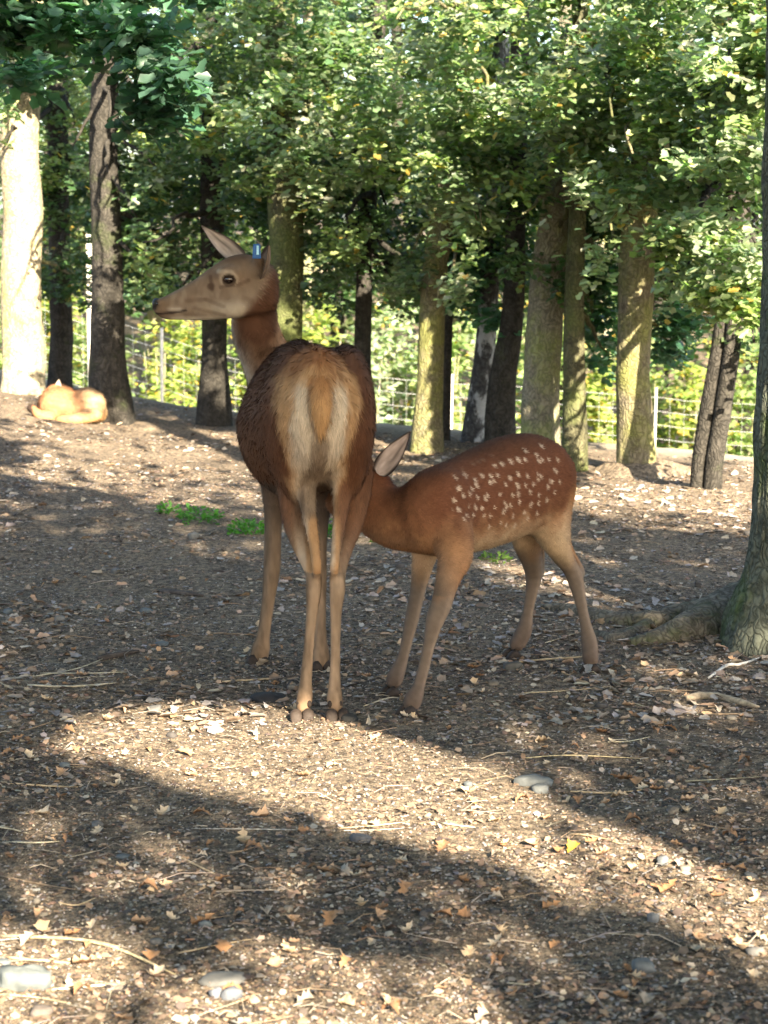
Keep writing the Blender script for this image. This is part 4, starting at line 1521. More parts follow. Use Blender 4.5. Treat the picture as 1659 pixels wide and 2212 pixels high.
    return C * (.82 + .36 * n2)[:, None]


hb = link('body', mesh_from('body', hV, [hQ], hind_coat(hV, hN)), MAT['coat'], hind)
rf = np.random.default_rng(77)


def hind_comb(P, N):
    rel = P - HO
    q, z = rel @ HF, rel[:, 2]
    d = np.tile(-HF * .25 + np.array([0, 0, -1.0]), (len(P), 1)) + HS * np.sign(rel @ HS)[:, None] * .5 * (z > 1.0)[:, None]
    d = np.where(((q < .1) | (z < .7))[:, None], np.array([0, 0, -1.0]) - HF * .1, d)
    d = np.where((z > 1.16)[:, None], np.array([.6, .1, -.5]), d)
    return d


def hind_len(P):
    z = P[:, 2] - HO[2]
    q = (P - HO) @ HF
    L = .0050 + .015 * sstep(.42, .66, z)
    L = np.where((z > 1.17) & (P[:, 0] < hx_(556)), .007, L)
    L = np.where((q < .02) & (z > .6), .030, L)
    return L


def hide_eye(P, C, e, r):
    return np.linalg.norm(P - e, axis=1) > r


link('fur', fur_mesh(hV, hQ, hN, 110000, hind_coat, hind_comb, hind_len, rf, bare=[(head(495.5, 602, l_ * .06), .019) for l_ in (1, -1)] + [(head(338, 656, 0), .030)]), MAT['hair'], hind)
# eyes, nose, ears with the tag, hooves
for lat in (1, -1):
    link('eye', ball('eye', head(495.5, 602, lat * .0605), (.0180, .0125, .0150)), MAT['eye'], hind)
nz = ball('nose', head(339.5, 655, .0), (.016, .027, .019))
link('nose', nz, MAT['nose'], hind)
for lat in (1, -1):
    link('nostril', ball('nostril', head(343.5, 655, lat * .0268), (.0085, .004, .0055), None, 12), MAT['eye'], hind)
e_in, e_rim, e_back = (.30, .245, .215), (.07, .055, .048), (.15, .11, .085)
base = head(527, 568, -.055)
tip = W(435, 487, 6.86)
link('ear', ear_mesh(base, tip - base, np.array([.10, -1.0, .35]), np.linalg.norm(tip - base), .064, e_in, e_rim, e_back, .55), MAT['coat'], hind)
base = head(566, 594, .058)
tip = W(579, 530, 6.62)
ear = link('ear', ear_mesh(base, tip - base, np.array([-.75, -.55, .2]), np.linalg.norm(tip - base), .062, (.17, .14, .12), e_rim, e_back, .7), MAT['coat'], hind)
tg = W(554.5, 543, 6.625)
tv = np.array([[-1, -1, -1], [1, -1, -1], [1, 1, -1], [-1, 1, -1], [-.8, -1, 1], [.8, -1, 1], [.8, 1, 1], [-.8, 1, 1]]) * np.array([.0145, .0035, .024])
tf = np.array([[0, 3, 2, 1], [4, 5, 6, 7], [0, 1, 5, 4], [1, 2, 6, 5], [2, 3, 7, 6], [3, 0, 4, 7]])
tago = link('ear_tag', mesh_from('ear_tag', tg + tv, [tf], None, False), MAT['tag'], ear)
tago['label'] = 'dark blue plastic tag with a pale stripe'
mod = tago.modifiers.new('bevel', 'BEVEL')
mod.width = .0025
mod.segments = 2
link('tag_stripe', mesh_from('tag_stripe', tg + np.array([.0035, -.0045, .004]) + tv * np.array([.28, .4, .62]), [tf], None, False), MAT['tag_print'], ear)
for (px, py, Y) in ((652, 1556, 6.02), (729, 1557, 6.02), (555, 1437, 6.84), (694, 1453, 6.74)):
    p = W(px, py, Y)
    p[2] = foot_z(p[0], p[1]) - .006
    link('hoof', hoof_mesh(p, HF if Y < 6.5 else HF + np.array([-.3, 0, 0]), .043), MAT['hoof'], hind)

for px, py, Y in ((647, 1520, 6.035), (668, 1521, 6.03), (713, 1521, 6.03), (734, 1520, 6.035), (551, 1412, 6.85), (569, 1413, 6.845), (684, 1428, 6.745), (702, 1428, 6.745)):
    link('dewclaw', ball('dewclaw', W(px, py, Y), (.0085, .009, .012), None, 10), MAT['hoof'], hind)

# ================================================================== the calf
CO = W(1060, 1500, 6.55)
CO[2] = foot_z(CO[0], 6.55)
calf = thing('red_deer', 'spotted calf reaching under the hind to suckle, head hidden behind her leg', 'deer', CO, 'red deer in the clearing')
B = Body((-.34, 5.95, -.06), (.82, 7.3, .98), .0056)
R0, C0 = W(1205, 1030, 6.92), W(885, 1110, 6.30)
CF = C0 - R0
CF[2] = 0
CLn = np.linalg.norm(CF)
CF = unit(CF)
CS = np.array([CF[1], -CF[0], 0.0])
rows = []
for px, Y, top, bot, hw in [(1209, 6.93, 1020, 1040, .01), (1200, 6.91, 978, 1092, .075), (1178, 6.87, 950, 1122, .108), (1140, 6.80, 938, 1145, .125), (1090, 6.70, 945, 1168, .134), (1030, 6.585, 972, 1187, .130),
                            (980, 6.487, 996, 1196, .118), (935, 6.40, 1014, 1196, .103), (905, 6.34, 1038, 1186, .08), (888, 6.305, 1075, 1155, .045), (883, 6.295, 1105, 1120, .01)]:
    t, b_, m = W(px, top, Y), W(px, bot, Y), W(px, (top + bot) / 2, Y)
    rel = m - R0
    rows.append((rel @ CF, rel @ CS, (t[2] + b_[2]) / 2, hw, (t[2] - b_[2]) / 2))
B.loft(R0, CF, rows, .04, 2.1)
# thighs and shoulders
near = -CS if CS[1] > 0 else CS          # side turned to the viewer
B.ell(W(1183, 1070, 6.82), (.105, .060, .150), (CF, CS, (0, 0, 1)), .05)
B.ell(W(1150, 1080, 6.98), (.10, .055, .150), (CF, CS, (0, 0, 1)), .05)
B.ell(W(965, 1110, 6.36), (.085, .055, .125), (CF, CS, (0, 0, 1)), .05)
B.ell(W(925, 1110, 6.48), (.08, .05, .12), (CF, CS, (0, 0, 1)), .05)
NF_ = [px2(972, 1140, 48, 6.34), px2(983, 1200, 33, 6.27), px2(968, 1250, 24, 6.22), px2(954, 1303, 20, 6.18), px2(940, 1338, 18.5, 6.16), px2(931, 1375, 12.5, 6.15), px2(917, 1435, 11.5, 6.13), px2(903, 1488, 11, 6.11),
       px2(893, 1510, 16, 6.10), px2(887, 1526, 13, 6.09)]
FF_ = [px2(925, 1140, 42, 6.50), px2(917, 1195, 22, 6.49), px2(910, 1235, 18, 6.47), px2(900, 1288, 15.5, 6.45), px2(890, 1335, 14, 6.43), px2(880, 1380, 10.5, 6.41), px2(867, 1430, 11, 6.39), px2(855, 1460, 15, 6.37), px2(849, 1474, 13, 6.36)]
NH_ = [px2(1188, 1110, 44, 6.82), px2(1193, 1150, 33, 6.81), px2(1213, 1196, 22, 6.82), px2(1236, 1234, 17, 6.86), px2(1246, 1262, 14.5, 6.85), px2(1254, 1298, 11, 6.82), px2(1264, 1345, 10, 6.78), px2(1273, 1388, 17, 6.75), px2(1275, 1415, 14, 6.72), px2(1276, 1428, 13, 6.71)]
FH_ = [px2(1140, 1120, 40, 6.98), px2(1138, 1170, 30, 6.98), px2(1149, 1212, 21, 7.02), px2(1153, 1245, 16.5, 7.05), px2(1147, 1285, 11.5, 7.04), px2(1139, 1330, 10.5, 7.02), px2(1132, 1362, 16, 7.0), px2(1122, 1384, 14, 6.99), px2(1114, 1394, 12, 6.98)]
for L in (NF_, FF_, NH_, FH_):
    B.chain([[*r_[:3], r_[3] * (.74 if r_[2] < .33 else .86 if r_[2] < .42 else .95)] for r_ in L], .022, 4)
B.chain([px2(1205, 1130, 16, 6.88), px2(1228, 1185, 8, 6.90), px2(1250, 1228, 8, 6.90), px2(1250, 1245, 9, 6.88)], .014, 4)
B.chain([px2(1155, 1150, 14, 7.03), px2(1166, 1190, 8, 7.07), px2(1166, 1228, 8, 7.09), px2(1160, 1245, 9, 7.07)], .014, 4)
# neck and head, the muzzle under the hind's flank
B.chain([px2(930, 1108, 60, 6.42), px2(885, 1122, 48, 6.43), px2(848, 1120, 43, 6.46), px2(815, 1100, 39, 6.49), px2(795, 1074, 36, 6.50)], .05, 4)
B.chain([px2(806, 1052, 34, 6.50), px2(790, 1066, 40, 6.505), px2(765, 1078, 30, 6.51), px2(742, 1086, 21, 6.515), px2(728, 1086, 15, 6.515)], .03, 4)
B.cone(W(812, 1040, 6.48), W(822, 1024, 6.47), .03, .016, .02)
B.chain([px2(1222, 1000, 14, 6.99), px2(1228, 1040, 11, 7.0), px2(1226, 1085, 5, 6.99)], .02, 4)     # tail held down
cV, cQ = B.surface(3)
cN = vert_normals(cV, cQ)
rc = np.random.default_rng(9)
SPOTS = []
for row, (x0, y0, x1, y1, n) in enumerate([(1045, 992, 1200, 972, 8), (1010, 1014, 1212, 992, 13), (985, 1034, 1212, 1014, 14), (975, 1056, 1208, 1036, 15), (965, 1076, 1200, 1060, 15),
                                           (965, 1098, 1186, 1084, 13), (985, 1118, 1160, 1104, 10), (1040, 1134, 1140, 1124, 5)]):
    for k in range(n):
        t = (k + .5 + .5 * (row % 2)) / n
        SPOTS.append((x0 + (x1 - x0) * t + rc.normal() * 5, y0 + (y1 - y0) * t + rc.normal() * 5, 2.7 + 1.5 * rc.random()))


def calf_side(P):
    """length along the back and height, in survey units of the calf's flank"""
    px = 829.5 + P[:, 0] * 4300 / (P[:, 1] * .9975)
    zt = P[:, 2]
    return px, zt


SP3 = []
for px, py, r_ in SPOTS:
    Y = np.interp(px, [960, 1210], [6.23, 6.73])
    p = W(px, py, Y)
    SP3.append(((p - R0) @ CF, p[2], r_ * Y / 4300))
SP3 = np.array(SP3)


def calf_coat(P, N):
    rel = P - R0
    q, s, z = rel @ CF, rel @ CS, P[:, 2] - CO[2]
    n1 = fbm(P * np.array([24, 24, 14]), 3, 71)
    n2 = fbm(P * 70, 2, 72)
    wob = n1 - .5
    t = q / CLn
    top = np.interp(q, [0, .15, .35, .55, .7], [.745, .77, .73, .69, .66])
    h = (z - np.interp(t, [-.1, 0, .3, .6, .9, 1.2], [.44, .45, .43, .42, .42, .44])) / .33
    C = lerp3((.29, .15, .075), (.122, .048, .025), sstep(.12, .58, h + .35 * wob))
    C = lerp3(C, (.095, .040, .021), sstep(.9, 1.1, h + .2 * wob))
    C = lerp3(C, (.45, .33, .21), sstep(.42, .05, h + .4 * wob) * sstep(-.02, .12, t) * sstep(.95, .7, t) * .8)    # pale belly
    leg = np.array([.20, .148, .112])
    C = lerp3(C, leg, sstep(.40, .32, z + .06 * wob))
    C = lerp3(C, (.115, .082, .068), sstep(.16, .02, z) * .8)
    rumpo = sstep(.14, -.02, t + .08 * wob) * sstep(.66, .58, z) * sstep(.36, .46, z)
    C = lerp3(C, (.38, .185, .070), rumpo * .85)
    # neck
    nk = sstep(.92, 1.12, t + .1 * wob)
    nc = lerp3((.20, .095, .048), (.185, .135, .10), sstep(1.18, 1.4, t))
    nc = lerp3(nc, (.16, .12, .09), sstep(.56, .47, z))
    C = lerp3(C, nc, nk * (z > .36))
    C = lerp3(C, (.085, .036, .02), nk * sstep(.62, .66, z) * sstep(1.25, 1.05, t) * .7)
    # dark far legs' front sides
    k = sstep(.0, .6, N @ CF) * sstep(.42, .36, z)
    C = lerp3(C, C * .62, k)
    body = (h > .18) & (t < .9) & (z > .4)
    d = np.full(len(P), 9.0)
    for a, zz, r_ in SP3:
        d = np.minimum(d, np.hypot(q - a, (P[:, 2] - zz) * .72) / r_)
    sp = sstep(1.55, .6, d + .35 * (n2 - .5)) * body * sstep(.92, .62, N[:, 2])
    C = lerp3(C, (.56, .43, .32), sp * .78)
    return C * (.82 + .36 * n2)[:, None]


def calf_comb(P, N):
    z = P[:, 2] - CO[2]
    t = (P - R0) @ CF / CLn
    d = np.tile(-CF * .9 + np.array([0, 0, -.45]), (len(P), 1))
    return lerp3(d, np.array([0, 0, -1.0]) - CF * .1, sstep(.50, .38, z))


link('body', mesh_from('body', cV, [cQ], calf_coat(cV, cN)), MAT['coat'], calf)
link('fur', fur_mesh(cV, cQ, cN, 125000, calf_coat, calf_comb, lambda P: .0045 + .0075 * sstep(.30, .46, P[:, 2] - CO[2]), rf, .0030, .55), MAT['hair'], calf)
base, tip = W(817, 1024, 6.45), W(886, 933, 6.42)
link('ear', ear_mesh(base, tip - base, np.array([-.2, -1.0, .1]), np.linalg.norm(tip - base), .068, (.40, .33, .31), (.035, .026, .024), (.16, .10, .07), .5), MAT['coat'], calf)
base = W(800, 1022, 6.56)
link('ear', ear_mesh(base, np.array([-.2, .5, .6]), np.array([-.5, .3, .5]), .15, .085, (.36, .30, .28), (.035, .026, .024), (.16, .10, .07), .5), MAT['coat'], calf)
link('nose', ball('nose', W(724, 1086, 6.515), (.014, .018, .014)), MAT['nose'], calf)
for dy in (-.055, .055):
    link('eye', ball('eye', W(782, 1056, 6.505 + dy), (.013, .009, .012)), MAT['eye'], calf)
for (px, py, Y) in ((880, 1548, 6.08), (843, 1495, 6.35), (1276, 1455, 6.70), (1105, 1415, 6.97)):
    p = W(px, py, Y)
    p[2] = foot_z(p[0], p[1]) - .006
    link('hoof', hoof_mesh(p, CF + np.array([-.3, .2, 0]), .040), MAT['hoof'], calf)

# ================================================================== the deer resting by the far trees
LO = ground_at(160, 906)
LY = LO[1]
rest = thing('red_deer', 'ginger deer lying curled up beside the thick dark trunk', 'deer', LO, 'red deer in the clearing')
B = Body((LO[0] - .5, LY - .45, LO[2] - .08), (LO[0] + .5, LY + .5, LO[2] + .5), .0075)
rows = []
X0 = W(78, 880, LY)
for px, top, bot, hw in [(80, 878, 900, .03), (90, 852, 908, .09), (112, 838, 912, .14), (138, 839, 914, .165), (160, 845, 914, .17), (182, 838, 914, .18), (205, 840, 914, .17), (224, 858, 912, .12), (235, 880, 904, .04)]:
    t, b_ = W(px, top, LY), W(px, bot, LY)
    rows.append((t[0] - X0[0], 0, (t[2] + b_[2]) / 2, hw, (t[2] - b_[2]) / 2))
B.loft(np.array([X0[0], LY, 0]), np.array([1.0, 0, 0]), rows, .03)
B.ell(W(198, 872, LY - .12), (.105, .07, .11), None, .05)          # folded haunch
B.ell(W(112, 880, LY - .10), (.085, .06, .09), None, .05)          # shoulder
B.chain([px2(205, 895, 14, LY - .2), px2(160, 906, 9, LY - .24), px2(128, 908, 8, LY - .22)], .03, 4)
B.chain([px2(108, 900, 13, LY - .17), px2(88, 898, 9, LY - .19), px2(70, 884, 6, LY - .16), px2(66, 880, 6, LY - .15)], .02, 4)
B.chain([px2(108, 860, 18, LY + .12), px2(122, 848, 15, LY + .2), px2(142, 850, 13, LY + .24), px2(160, 862, 8, LY + .24)], .03, 4)
rV, rQ = B.surface(3)
rN = vert_normals(rV, rQ)


def rest_coat(P, N):
    n1 = fbm(P * 22, 3, 81)
    n2 = fbm(P * 60, 2, 82)
    px = 829.5 + P[:, 0] * 4300 / LY
    C = lerp3((.30, .15, .075), (.38, .26, .15), sstep(150, 215, px + 60 * (n1 - .5)))  # sunlight on the right hump put into its paler coat
    C = lerp3(C, (.40, .24, .11), sstep(LO[2] + .10, LO[2] + .02, P[:, 2]))
    C = lerp3(C, (.04, .028, .022), sstep(82, 74, px))
    return C * (.65 + .7 * n2)[:, None]


link('body', mesh_from('body', rV, [rQ], rest_coat(rV, rN)), MAT['coat'], rest)
link('fur', fur_mesh(rV, rQ, rN, 26000, rest_coat, lambda P, N: np.tile(np.array([.7, 0, -.6]), (len(P), 1)), lambda P: np.full(len(P), .026), rf, .003), MAT['hair'], rest)
for px, Y in ((124, LY + .16),):
    b_ = W(px, 846, Y)
    link('ear', ear_mesh(b_, np.array([.15, .05, 1.0]), np.array([0, -1.0, 0]), .10, .055, (.42, .36, .3), (.06, .05, .04), (.25, .15, .09), .5), MAT['coat'], rest)
# ------------------------------------------------------------------ litter on the woodland floor
rt = np.random.default_rng(33)


def floor_points(n, y0, y1, p=1.0, margin=.6):
    """random floor points inside the view, denser towards the viewer"""
    t = rt.random(n)
    y = (y0 ** (1 - p) + t * (y1 ** (1 - p) - y0 ** (1 - p))) ** (1 / (1 - p)) if p != 1.0 else y0 * (y1 / y0) ** t
    x = (rt.random(n) * 2 - 1) * (.196 * y + margin)
    ok = y < crest(x) + .8
    x, y = x[ok], y[ok]
    return np.stack([x, y, ground_h(x, y)], -1)


PAL = np.array([[.31, .215, .145], [.23, .155, .105], [.31, .255, .205], [.255, .23, .22], [.14, .095, .07], [.075, .058, .05], [.05, .042, .04], [.35, .295, .23]])


def pal(n, w):
    w = np.array(w, float)
    i = rt.choice(len(PAL), n, p=w / w.sum())
    return PAL[i] * (.7 + .55 * rt.random((n, 1))) * (1 + .025 * rt.normal(size=(n, 3)))


FLAKE = (np.array([[-.35, .0, 0], [.3, .05, .03], [.42, .6, .10], [.05, 1.0, .0], [-.4, .62, .12]]), [np.array([[0, 1, 4], [1, 2, 4], [2, 3, 4]])])
CHIP = (np.array([[-.22, 0, 0], [.22, 0, .02], [.28, 1, .05], [-.2, .9, .0], [-.1, .1, .16], [.15, .85, .18]]), [np.array([[0, 4, 3], [1, 2, 5], [0, 1, 4], [3, 5, 2], [3, 4, 5], [1, 5, 4]])])
PEB = []
for a in range(5):
    PEB.append([math.cos(a * 1.2566) * (.5 + .12 * math.sin(a * 2.3)), math.sin(a * 1.2566) * .42, -.05])
PEB = np.array(PEB + [[.05, .02, .3]])
PEBBLE = (PEB, [np.array([[a, (a + 1) % 5, 5] for a in range(5)])])


def litter(name, label, n, y0, y1, p, s0, s1, w, tmpl, tilt, dz, cluster=None, mat='litter'):
    P = floor_points(n, y0, y1, p)
    if cluster:
        f = fbm(P * np.array([cluster[0], cluster[0], 0]), 3, cluster[1])
        P = P[rt.random(len(P)) < sstep(cluster[2], cluster[3], f) * .85 + .15]
    m = len(P)
    F = rt.normal(size=(m, 3)) * np.array([1, 1, .15])
    N = np.array([0, 0, 1.0]) + rt.normal(size=(m, 3)) * tilt
    S = s0 + (s1 - s0) * rt.random(m) ** 1.8
    P[:, 2] += dz
    o = link(name, scatter(P, F, N, S, tmpl, pal(m, w), name), MAT[mat])
    return tag(o, label, None, None, 'stuff')


litter('leaf_litter', 'crumbled brown leaf litter over the whole floor', 68000, 3.5, 17.5, .9, .007, .024, [3, 3, 2, 1.2, 3, 2, 1, .8], FLAKE, .34, .003, (2.2, 51, .36, .60))
litter('bark_crumbs', 'dark bark crumbs and wood chips on the floor', 44000, 3.5, 14, 1.1, .006, .020, [1, 1.5, 1, 1, 3, 3, 3, .5], CHIP, .25, .001, (3.0, 52, .30, .55))
litter('gravel_bits', 'small grey and tan gravel bits in the soil', 54000, 3.5, 12, 1.4, .004, .011, [1.2, 1, 2, 3, 1, 1, 1, 1], PEBBLE, .2, .002, None, 'stone')
FALLEN = leaf_template('lobed')
litter('leaf_carpet', 'dead oak leaves spread between the far trunks and the deer', 13500, 5.9, 17.5, 1.0, .020, .060, [2.4, 1.6, 3.2, 3.4, 1, .6, .3, 1.6], leaf_template('oak'), .35, .006, (1.3, 53, .40, .62))

# straws and fine twigs
P = floor_points(1150, 3.5, 11, 1.2)
parts, cols = [], []
for p in P:
    a = rt.random() * math.pi
    L = .03 + .12 * rt.random() ** 2
    d = np.array([math.cos(a), math.sin(a) * .8, .08 * rt.normal()])
    q = p + np.array([0, 0, .008])
    bend = np.array([0, 0, .012 * rt.random()])
    pts = np.array([q - d * L * .5, q + bend + .1 * L * rt.normal(size=3) * np.array([1, 1, 0]), q + d * L * .5])
    r0 = .0006 + .0009 * rt.random() ** 2
    parts.append(tube_rings(pts, [r0, r0, r0 * .6], 4, cap=False))
    cols.append(np.tile(pal(1, [2, 1, 3, 1, 1.2, .5, .3, 3]), (12, 1)))
V, F = merge(parts)
o = link('straw', mesh_from('straw', V, F, np.concatenate(cols)), MAT['litter'])
tag(o, 'dry straws and fine twigs strewn over the soil', None, None, 'stuff')

# the fallen leaves that show largest: each its own object
VAR = []
LEAF_LOOK = ['tan oak leaf lying curled on the soil', 'russet brown oak leaf lying curled on the soil', 'pale tan oak leaf lying on the soil',
             'grey brown oak leaf lying on the soil', 'dark brown oak leaf lying on the soil', 'cream coloured dry oak leaf on the soil']
base_V, base_F = FALLEN
LC = [(.42, .27, .165), (.33, .18, .09), (.46, .34, .22), (.30, .25, .20), (.26, .145, .08), (.50, .40, .29)]
for k in range(12):
    Vv = base_V.copy()
    Vv[:, 1] -= .5
    cu, fo, tw = rt.normal() * .6, .25 + .5 * rt.random(), rt.normal() * .4
    Vv[:, 2] += cu * (Vv[:, 1] ** 2) + fo * np.abs(Vv[:, 0]) ** 1.3 + tw * Vv[:, 0] * Vv[:, 1] + .02
    Vv[:, 2] -= np.percentile(Vv[:, 2], 10)
    Vv += rt.normal(size=Vv.shape) * .018
    c = np.array(LC[k % 6])[None] * (.8 + .4 * rt.random((len(Vv), 1)))
    me = mesh_from('fallen_leaf', Vv, base_F, c)
    me.materials.append(MAT['litter'])
    VAR.append(me)
YEL = VAR[0].copy()
cl_ = YEL.color_attributes['col']
cc = np.ones((len(base_V), 4), np.float32)
cc[:, :3] = np.array([.60, .36, .05])
cl_.data.foreach_set('color', cc.ravel())


def put_leaf(x, y, size, me, label, group):
    o = bpy.data.objects.new('fallen_leaf', me)
    col.objects.link(o)
    o.location = (x, y, gh(x, y) + .004)
    o.rotation_euler = (rt.normal() * .18, rt.normal() * .18, rt.random() * 6.28)
    o.scale = (size,) * 3
    return tag(o, label, 'leaf', group)


NAMED = [(350, 1762), (92, 1757), (122, 1728), (530, 1815), (105, 2008), (150, 2022), (205, 1790), (330, 2078), (620, 2052), (720, 1990), (1008, 1708), (1012, 2062), (960, 1998), (1010, 1992), (875, 1930),
         (1075, 2052), (1130, 1740), (1165, 1600), (1340, 1690), (1380, 1700), (1240, 1730), (1200, 1845), (1150, 1832), (1300, 1850), (1445, 1925), (1460, 1870), (1370, 1885), (1340, 2150), (1400, 2160), (1060, 2200),
         (745, 2180), (880, 2010), (640, 1995), (480, 2050), (430, 1985), (75, 2040), (190, 2080), (250, 1700), (130, 1680), (430, 1760), (560, 1765), (780, 1960), (690, 1880), (745, 1905), (600, 2090),
         (1520, 2060), (1600, 2060), (1560, 1940), (1480, 1760), (1400, 1640), (1500, 1660), (1300, 1580), (1580, 1580), (950, 1840), (1010, 1900), (400, 1640), (240, 1560), (60, 1640), (330, 1400), (180, 1450), (120, 1260)]
gl = 'fallen oak leaves on the woodland floor'
for px, py in NAMED:
    g = ground_at(px + rt.normal() * 5, py + rt.normal() * 5)
    v_ = int(rt.integers(12))
    put_leaf(g[0], g[1], .040 + .024 * rt.random(), VAR[v_], LEAF_LOOK[v_ % 6], gl)
for p in floor_points(215, 3.65, 7.2, 1.5, .1):
    v_ = int(rt.integers(12))
    put_leaf(p[0], p[1], .024 + .026 * rt.random(), VAR[v_], LEAF_LOOK[v_ % 6], gl)
g = ground_at(1236, 1838)
put_leaf(g[0], g[1], .05, YEL, 'single bright yellow leaf on the sunlit streak at the right', None)


# ------------------------------------------------------------------ stones
def stone_mesh(a, b, h, seed, flat=.6, colr=(.30, .31, .32)):
    n, m = 16, 9
    V = []
    for i in range(m):
        t = math.pi * i / (m - 1)
        for j in range(n):
            f = 2 * math.pi * j / n
            sx, sy, sz = math.sin(t) * math.cos(f), math.sin(t) * math.sin(f), math.cos(t)
            V.append([np.sign(sx) * abs(sx) ** .8, np.sign(sy) * abs(sy) ** .8, np.sign(sz) * abs(sz) ** flat])
    V = np.array(V)
    k = .55 + .9 * fbm(V * 1.5 + seed * 7.1, 3, seed)
    V = V * k[:, None] * np.array([a, b, h])
    i = np.arange(m - 1)[:, None] * n
    j = np.arange(n)[None]
    q = np.stack([i + j, i + n + j, i + n + (j + 1) % n, i + (j + 1) % n], -1).reshape(-1, 4)
    lay = fbm(V * np.array([12, 12, 90.0]) + seed, 2, seed + 5)
    c = np.array(colr)[None] * (.19 + .24 * lay[:, None])
    return mesh_from('stone', V, [q], c)


def put_stone(px, py, wpx, hpx, seed, colr, label, group=None, rot=None, depth=.7):
    g = ground_at(px, py)
    k = g[1] / 4300
    a = wpx * k * .5
    me = stone_mesh(a, a * depth, hpx * k * .62, seed, .6, colr)
    me.materials.append(MAT['stone'])
    o = bpy.data.objects.new('stone', me)
    col.objects.link(o)
    o.location = (g[0], g[1], g[2] + hpx * k * .22)
    o.rotation_euler = (rt.normal() * .08, rt.normal() * .08, rot if rot is not None else rt.normal() * .4)
    return tag(o, label, 'stone', group)


GB, TANS = (.30, .34, .36), (.42, .37, .31)
put_stone(52, 2128, 128, 52, 3, (.34, .38, .38), 'large layered blue grey stone at the bottom left corner', None, .1)
put_stone(480, 2122, 100, 20, 4, (.40, .39, .37), 'long flat grey stone above the pair of bluish stones at the bottom', None, .05)
put_stone(466, 2152, 34, 24, 5, (.32, .34, .39), 'left one of two small bluish stones touching at the bottom', None)
put_stone(500, 2154, 48, 26, 6, (.32, .34, .39), 'right one of two small bluish stones touching at the bottom', None)
put_stone(1390, 2098, 54, 30, 7, (.36, .39, .41), 'smooth grey stone in the shade at the lower right', None)
put_stone(1150, 1692, 84, 22, 8, (.38, .40, .40), 'pale flat stone at the upper edge of the bright streak', None, 0)
put_stone(1166, 1708, 40, 18, 9, (.40, .42, .42), 'small pale stone in front of the pale flat stone by the streak', None)
put_stone(1432, 1866, 30, 22, 10, (.32, .34, .36), 'small round grey stone right of the bright streak', None)
put_stone(780, 1816, 46, 18, 11, (.30, .30, .32), 'small dark grey stone left of the bright streak\'s lower edge', None)
put_stone(418, 1164, 30, 18, 12, (.42, .41, .38), 'pale stone below the green weeds at the left', None)
put_stone(1410, 1990, 28, 24, 13, (.33, .35, .38), 'dark upright pebble at the right below the bright streak', None)
put_stone(1632, 2060, 44, 18, 14, (.40, .38, .36), 'whitish stone at the right edge', None)
put_stone(1108, 1448, 50, 20, 15, (.22, .21, .19), 'dull flat stone between the calf\'s feet', None)
put_stone(90, 2190, 50, 26, 16, (.42, .35, .31), 'pinkish stone at the bottom left below the large layered one', None)
put_stone(580, 1512, 74, 20, 17, (.07, .07, .08), 'long dark stone left of the hind\'s rear hooves', None, -.2)
put_stone(755, 1556, 40, 16, 18, (.09, .085, .08), 'dark stone between the hind\'s hooves and the calf', None)
put_stone(1480, 1880, 26, 14, 19, TANS, 'tan pebble at the right of the round grey stone', None)
gs = 'small loose stones on the floor'
for k in range(46):
    px, py = 1659 * rt.random(), 1130 + 1080 * rt.random() ** .9
    put_stone(px, py, 16 + 16 * rt.random(), 9 + 7 * rt.random(), 40 + k, [GB, TANS, (.36, .35, .34), (.20, .18, .17)][k % 4], 'small loose stone half sunk in the soil', gs)


# ------------------------------------------------------------------ sticks
def stick(pts, r0, colr, label, group=None, lift=.35, name='stick', k=14, flat=1.0):
    P = np.array([ground_at(*p) for p in pts])
    P[:, 2] += r0 * lift + .003
    s = smooth_path(P, k)
    rad = np.interp(np.linspace(0, 1, k), [0, .15, .8, 1], [r0 * .6, r0, r0 * .8, r0 * .25])
    V, F = tube_rings(s, rad, 7, .25, int(rt.integers(1e6)))
    zc = np.interp(np.arange(len(V)), [0, len(V)], [0, 1])
    me = mesh_from(name, V, F, np.tile(np.array(colr), (len(V), 1)) * (.75 + .5 * rt.random((len(V), 1))))
    o = link(name, me, MAT['wood'])
    return tag(o, label, 'stick', group)


stick([(1482, 1512), (1540, 1508), (1590, 1520), (1640, 1532)], .014, (.34, .27, .19), 'broken piece of wood lying in front of the nearest tree')
stick([(1530, 1468), (1570, 1440), (1600, 1438), (1650, 1420)], .006, (.42, .40, .37), 'forked whitish twig near the foot of the nearest tree')
stick([(1100, 1436), (1170, 1428), (1268, 1420)], .004, (.40, .30, .18), 'straight tan stick lying behind the calf\'s hind hoof')
stick([(0, 2026), (110, 2030), (190, 2036), (260, 2050)], .004, (.34, .27, .17), 'long thin stick running in from the left edge near the bottom')
stick([(160, 2030), (260, 2056), (380, 2110)], .0035, (.40, .33, .20), 'thin curved straw across the lower left')
stick([(415, 1792), (560, 1794), (760, 1797), (900, 1790)], .0016, (.36, .33, .29), 'long pale straw below the bright streak')
stick([(480, 1475), (560, 1470), (590, 1468)], .004, (.40, .31, .20), 'short tan stick left of the hind\'s rear hooves')
stick([(60, 1482), (150, 1486), (250, 1478)], .004, (.40, .35, .26), 'pale straw lying in the shade at the left')
stick([(785, 1528), (840, 1510), (875, 1512)], .0025, (.46, .38, .27), 'pale twig between the hind\'s hooves and the calf\'s')
stick([(340, 1280), (380, 1283), (440, 1290)], .012, (.06, .05, .045), 'dark decayed stick in the shade left of the hind')
stick([(210, 1428), (250, 1420), (300, 1410)], .012, (.06, .05, .045), 'dark decayed stick at the lower left of the hind')
stick([(1130, 1640), (1230, 1634), (1400, 1642)], .0018, (.42, .34, .2), 'long yellow straw lying right of the bright streak')
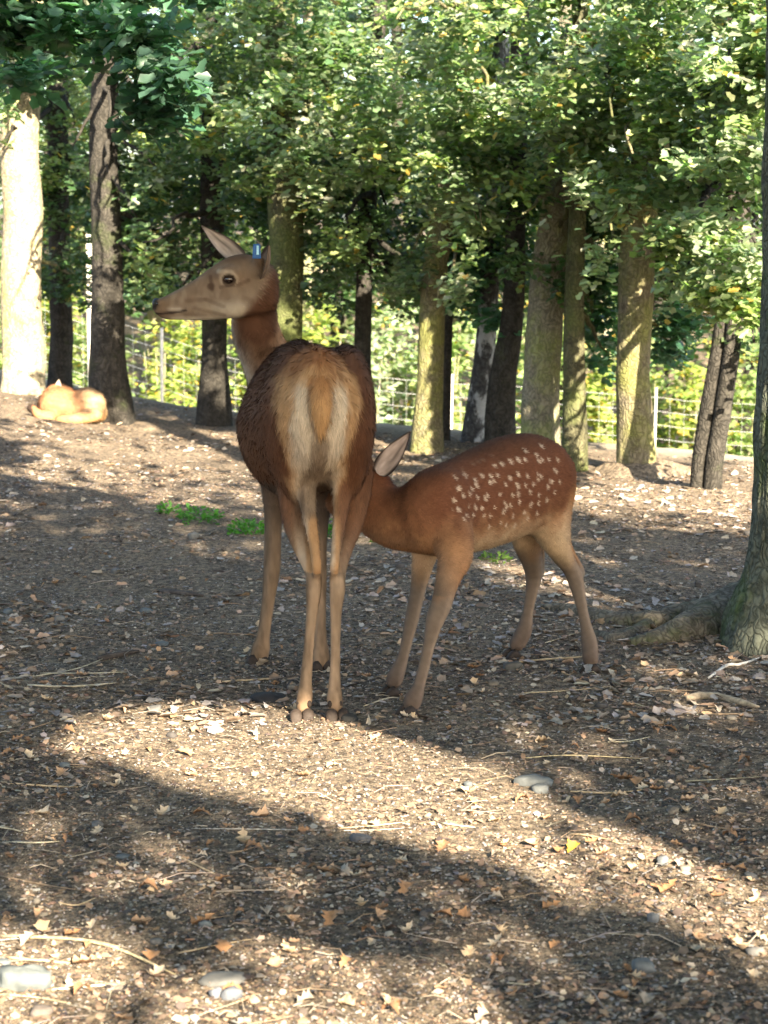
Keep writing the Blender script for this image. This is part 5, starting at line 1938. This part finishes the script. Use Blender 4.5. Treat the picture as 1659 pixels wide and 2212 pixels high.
stick([(1480, 1690), (1560, 1686), (1650, 1680)], .0018, (.42, .36, .24), 'long straw lying near the right edge')
gt = 'thin twigs strewn over the floor'
for k in range(32):
    px, py = 1659 * rt.random(), 1350 + 860 * rt.random()
    a = rt.normal() * .5
    L = 35 + 70 * rt.random()
    dx, dy = math.cos(a) * L, math.sin(a) * L * .35
    c = [(.42, .32, .2), (.48, .42, .3), (.22, .16, .11)][k % 3]
    stick([(px - dx, py - dy), (px + rt.normal() * 6, py + rt.normal() * 4), (px + dx, py + dy)], .0014 + .0016 * rt.random(), c, 'thin dry twig lying on the soil', gt, name='twig', k=8)


# ------------------------------------------------------------------ green weeds
def weed(px, py, wpx, hpx, n, label, tone=(.07, .19, .035), name='weed_patch'):
    g = ground_at(px, py)
    k = g[1] / 4300
    t = thing(name, label, 'plant', g)
    m = n
    a = rt.random(m) * 6.28
    r = rt.random(m) ** .5
    P = np.stack([g[0] + np.cos(a) * r * wpx * k * .5, g[1] + np.sin(a) * r * wpx * k * .8, 0 * a], -1)
    P[:, 2] = ground_h(P[:, 0], P[:, 1]) + hpx * k * rt.random(m) * (1 - r * .6)
    F = np.stack([np.cos(a), np.sin(a), .3 + .4 * rt.random(m)], -1) + rt.normal(size=(m, 3)) * .5
    N = np.array([0, 0, 1.0]) + rt.normal(size=(m, 3)) * .4
    C = np.array(tone)[None] * (.7 + .7 * rt.random((m, 1)))
    link('leaves', scatter(P, F, N, .018 + .018 * rt.random(m), leaf_template('oak'), C, 'leaves'), MAT['bush_leaf'], t)
    st = []
    for q in range(max(4, n // 14)):
        e = P[q]
        st.append(tube_rings(np.array([[g[0] + (e[0] - g[0]) * .5, g[1] + (e[1] - g[1]) * .5, gh(e[0], e[1])], (e + [e[0], e[1], gh(e[0], e[1])]) / 2, e]), [.0015, .0012, .0008], 4, cap=False))
    V, F = merge(st)
    tag(link('stems', mesh_from('stems', V, F, np.tile(np.array(tone), (len(V), 1))), MAT['bush_leaf'], t), kind='stuff')


weed(430, 1124, 90, 32, 150, 'wide patch of green weeds left of the hind')
weed(365, 1108, 46, 26, 60, 'loose green weeds at the far left of the weed patches')
weed(535, 1152, 80, 36, 170, 'dense bright green weeds beside the hind\'s left foreleg')
weed(722, 1160, 42, 46, 130, 'bright green weeds seen between the hind and the calf')
weed(1070, 1212, 60, 14, 50, 'low pale green weeds under the calf\'s belly', (.12, .19, .04))
weed(840, 1172, 70, 18, 60, 'dull green weeds under the calf\'s neck', (.10, .13, .04))
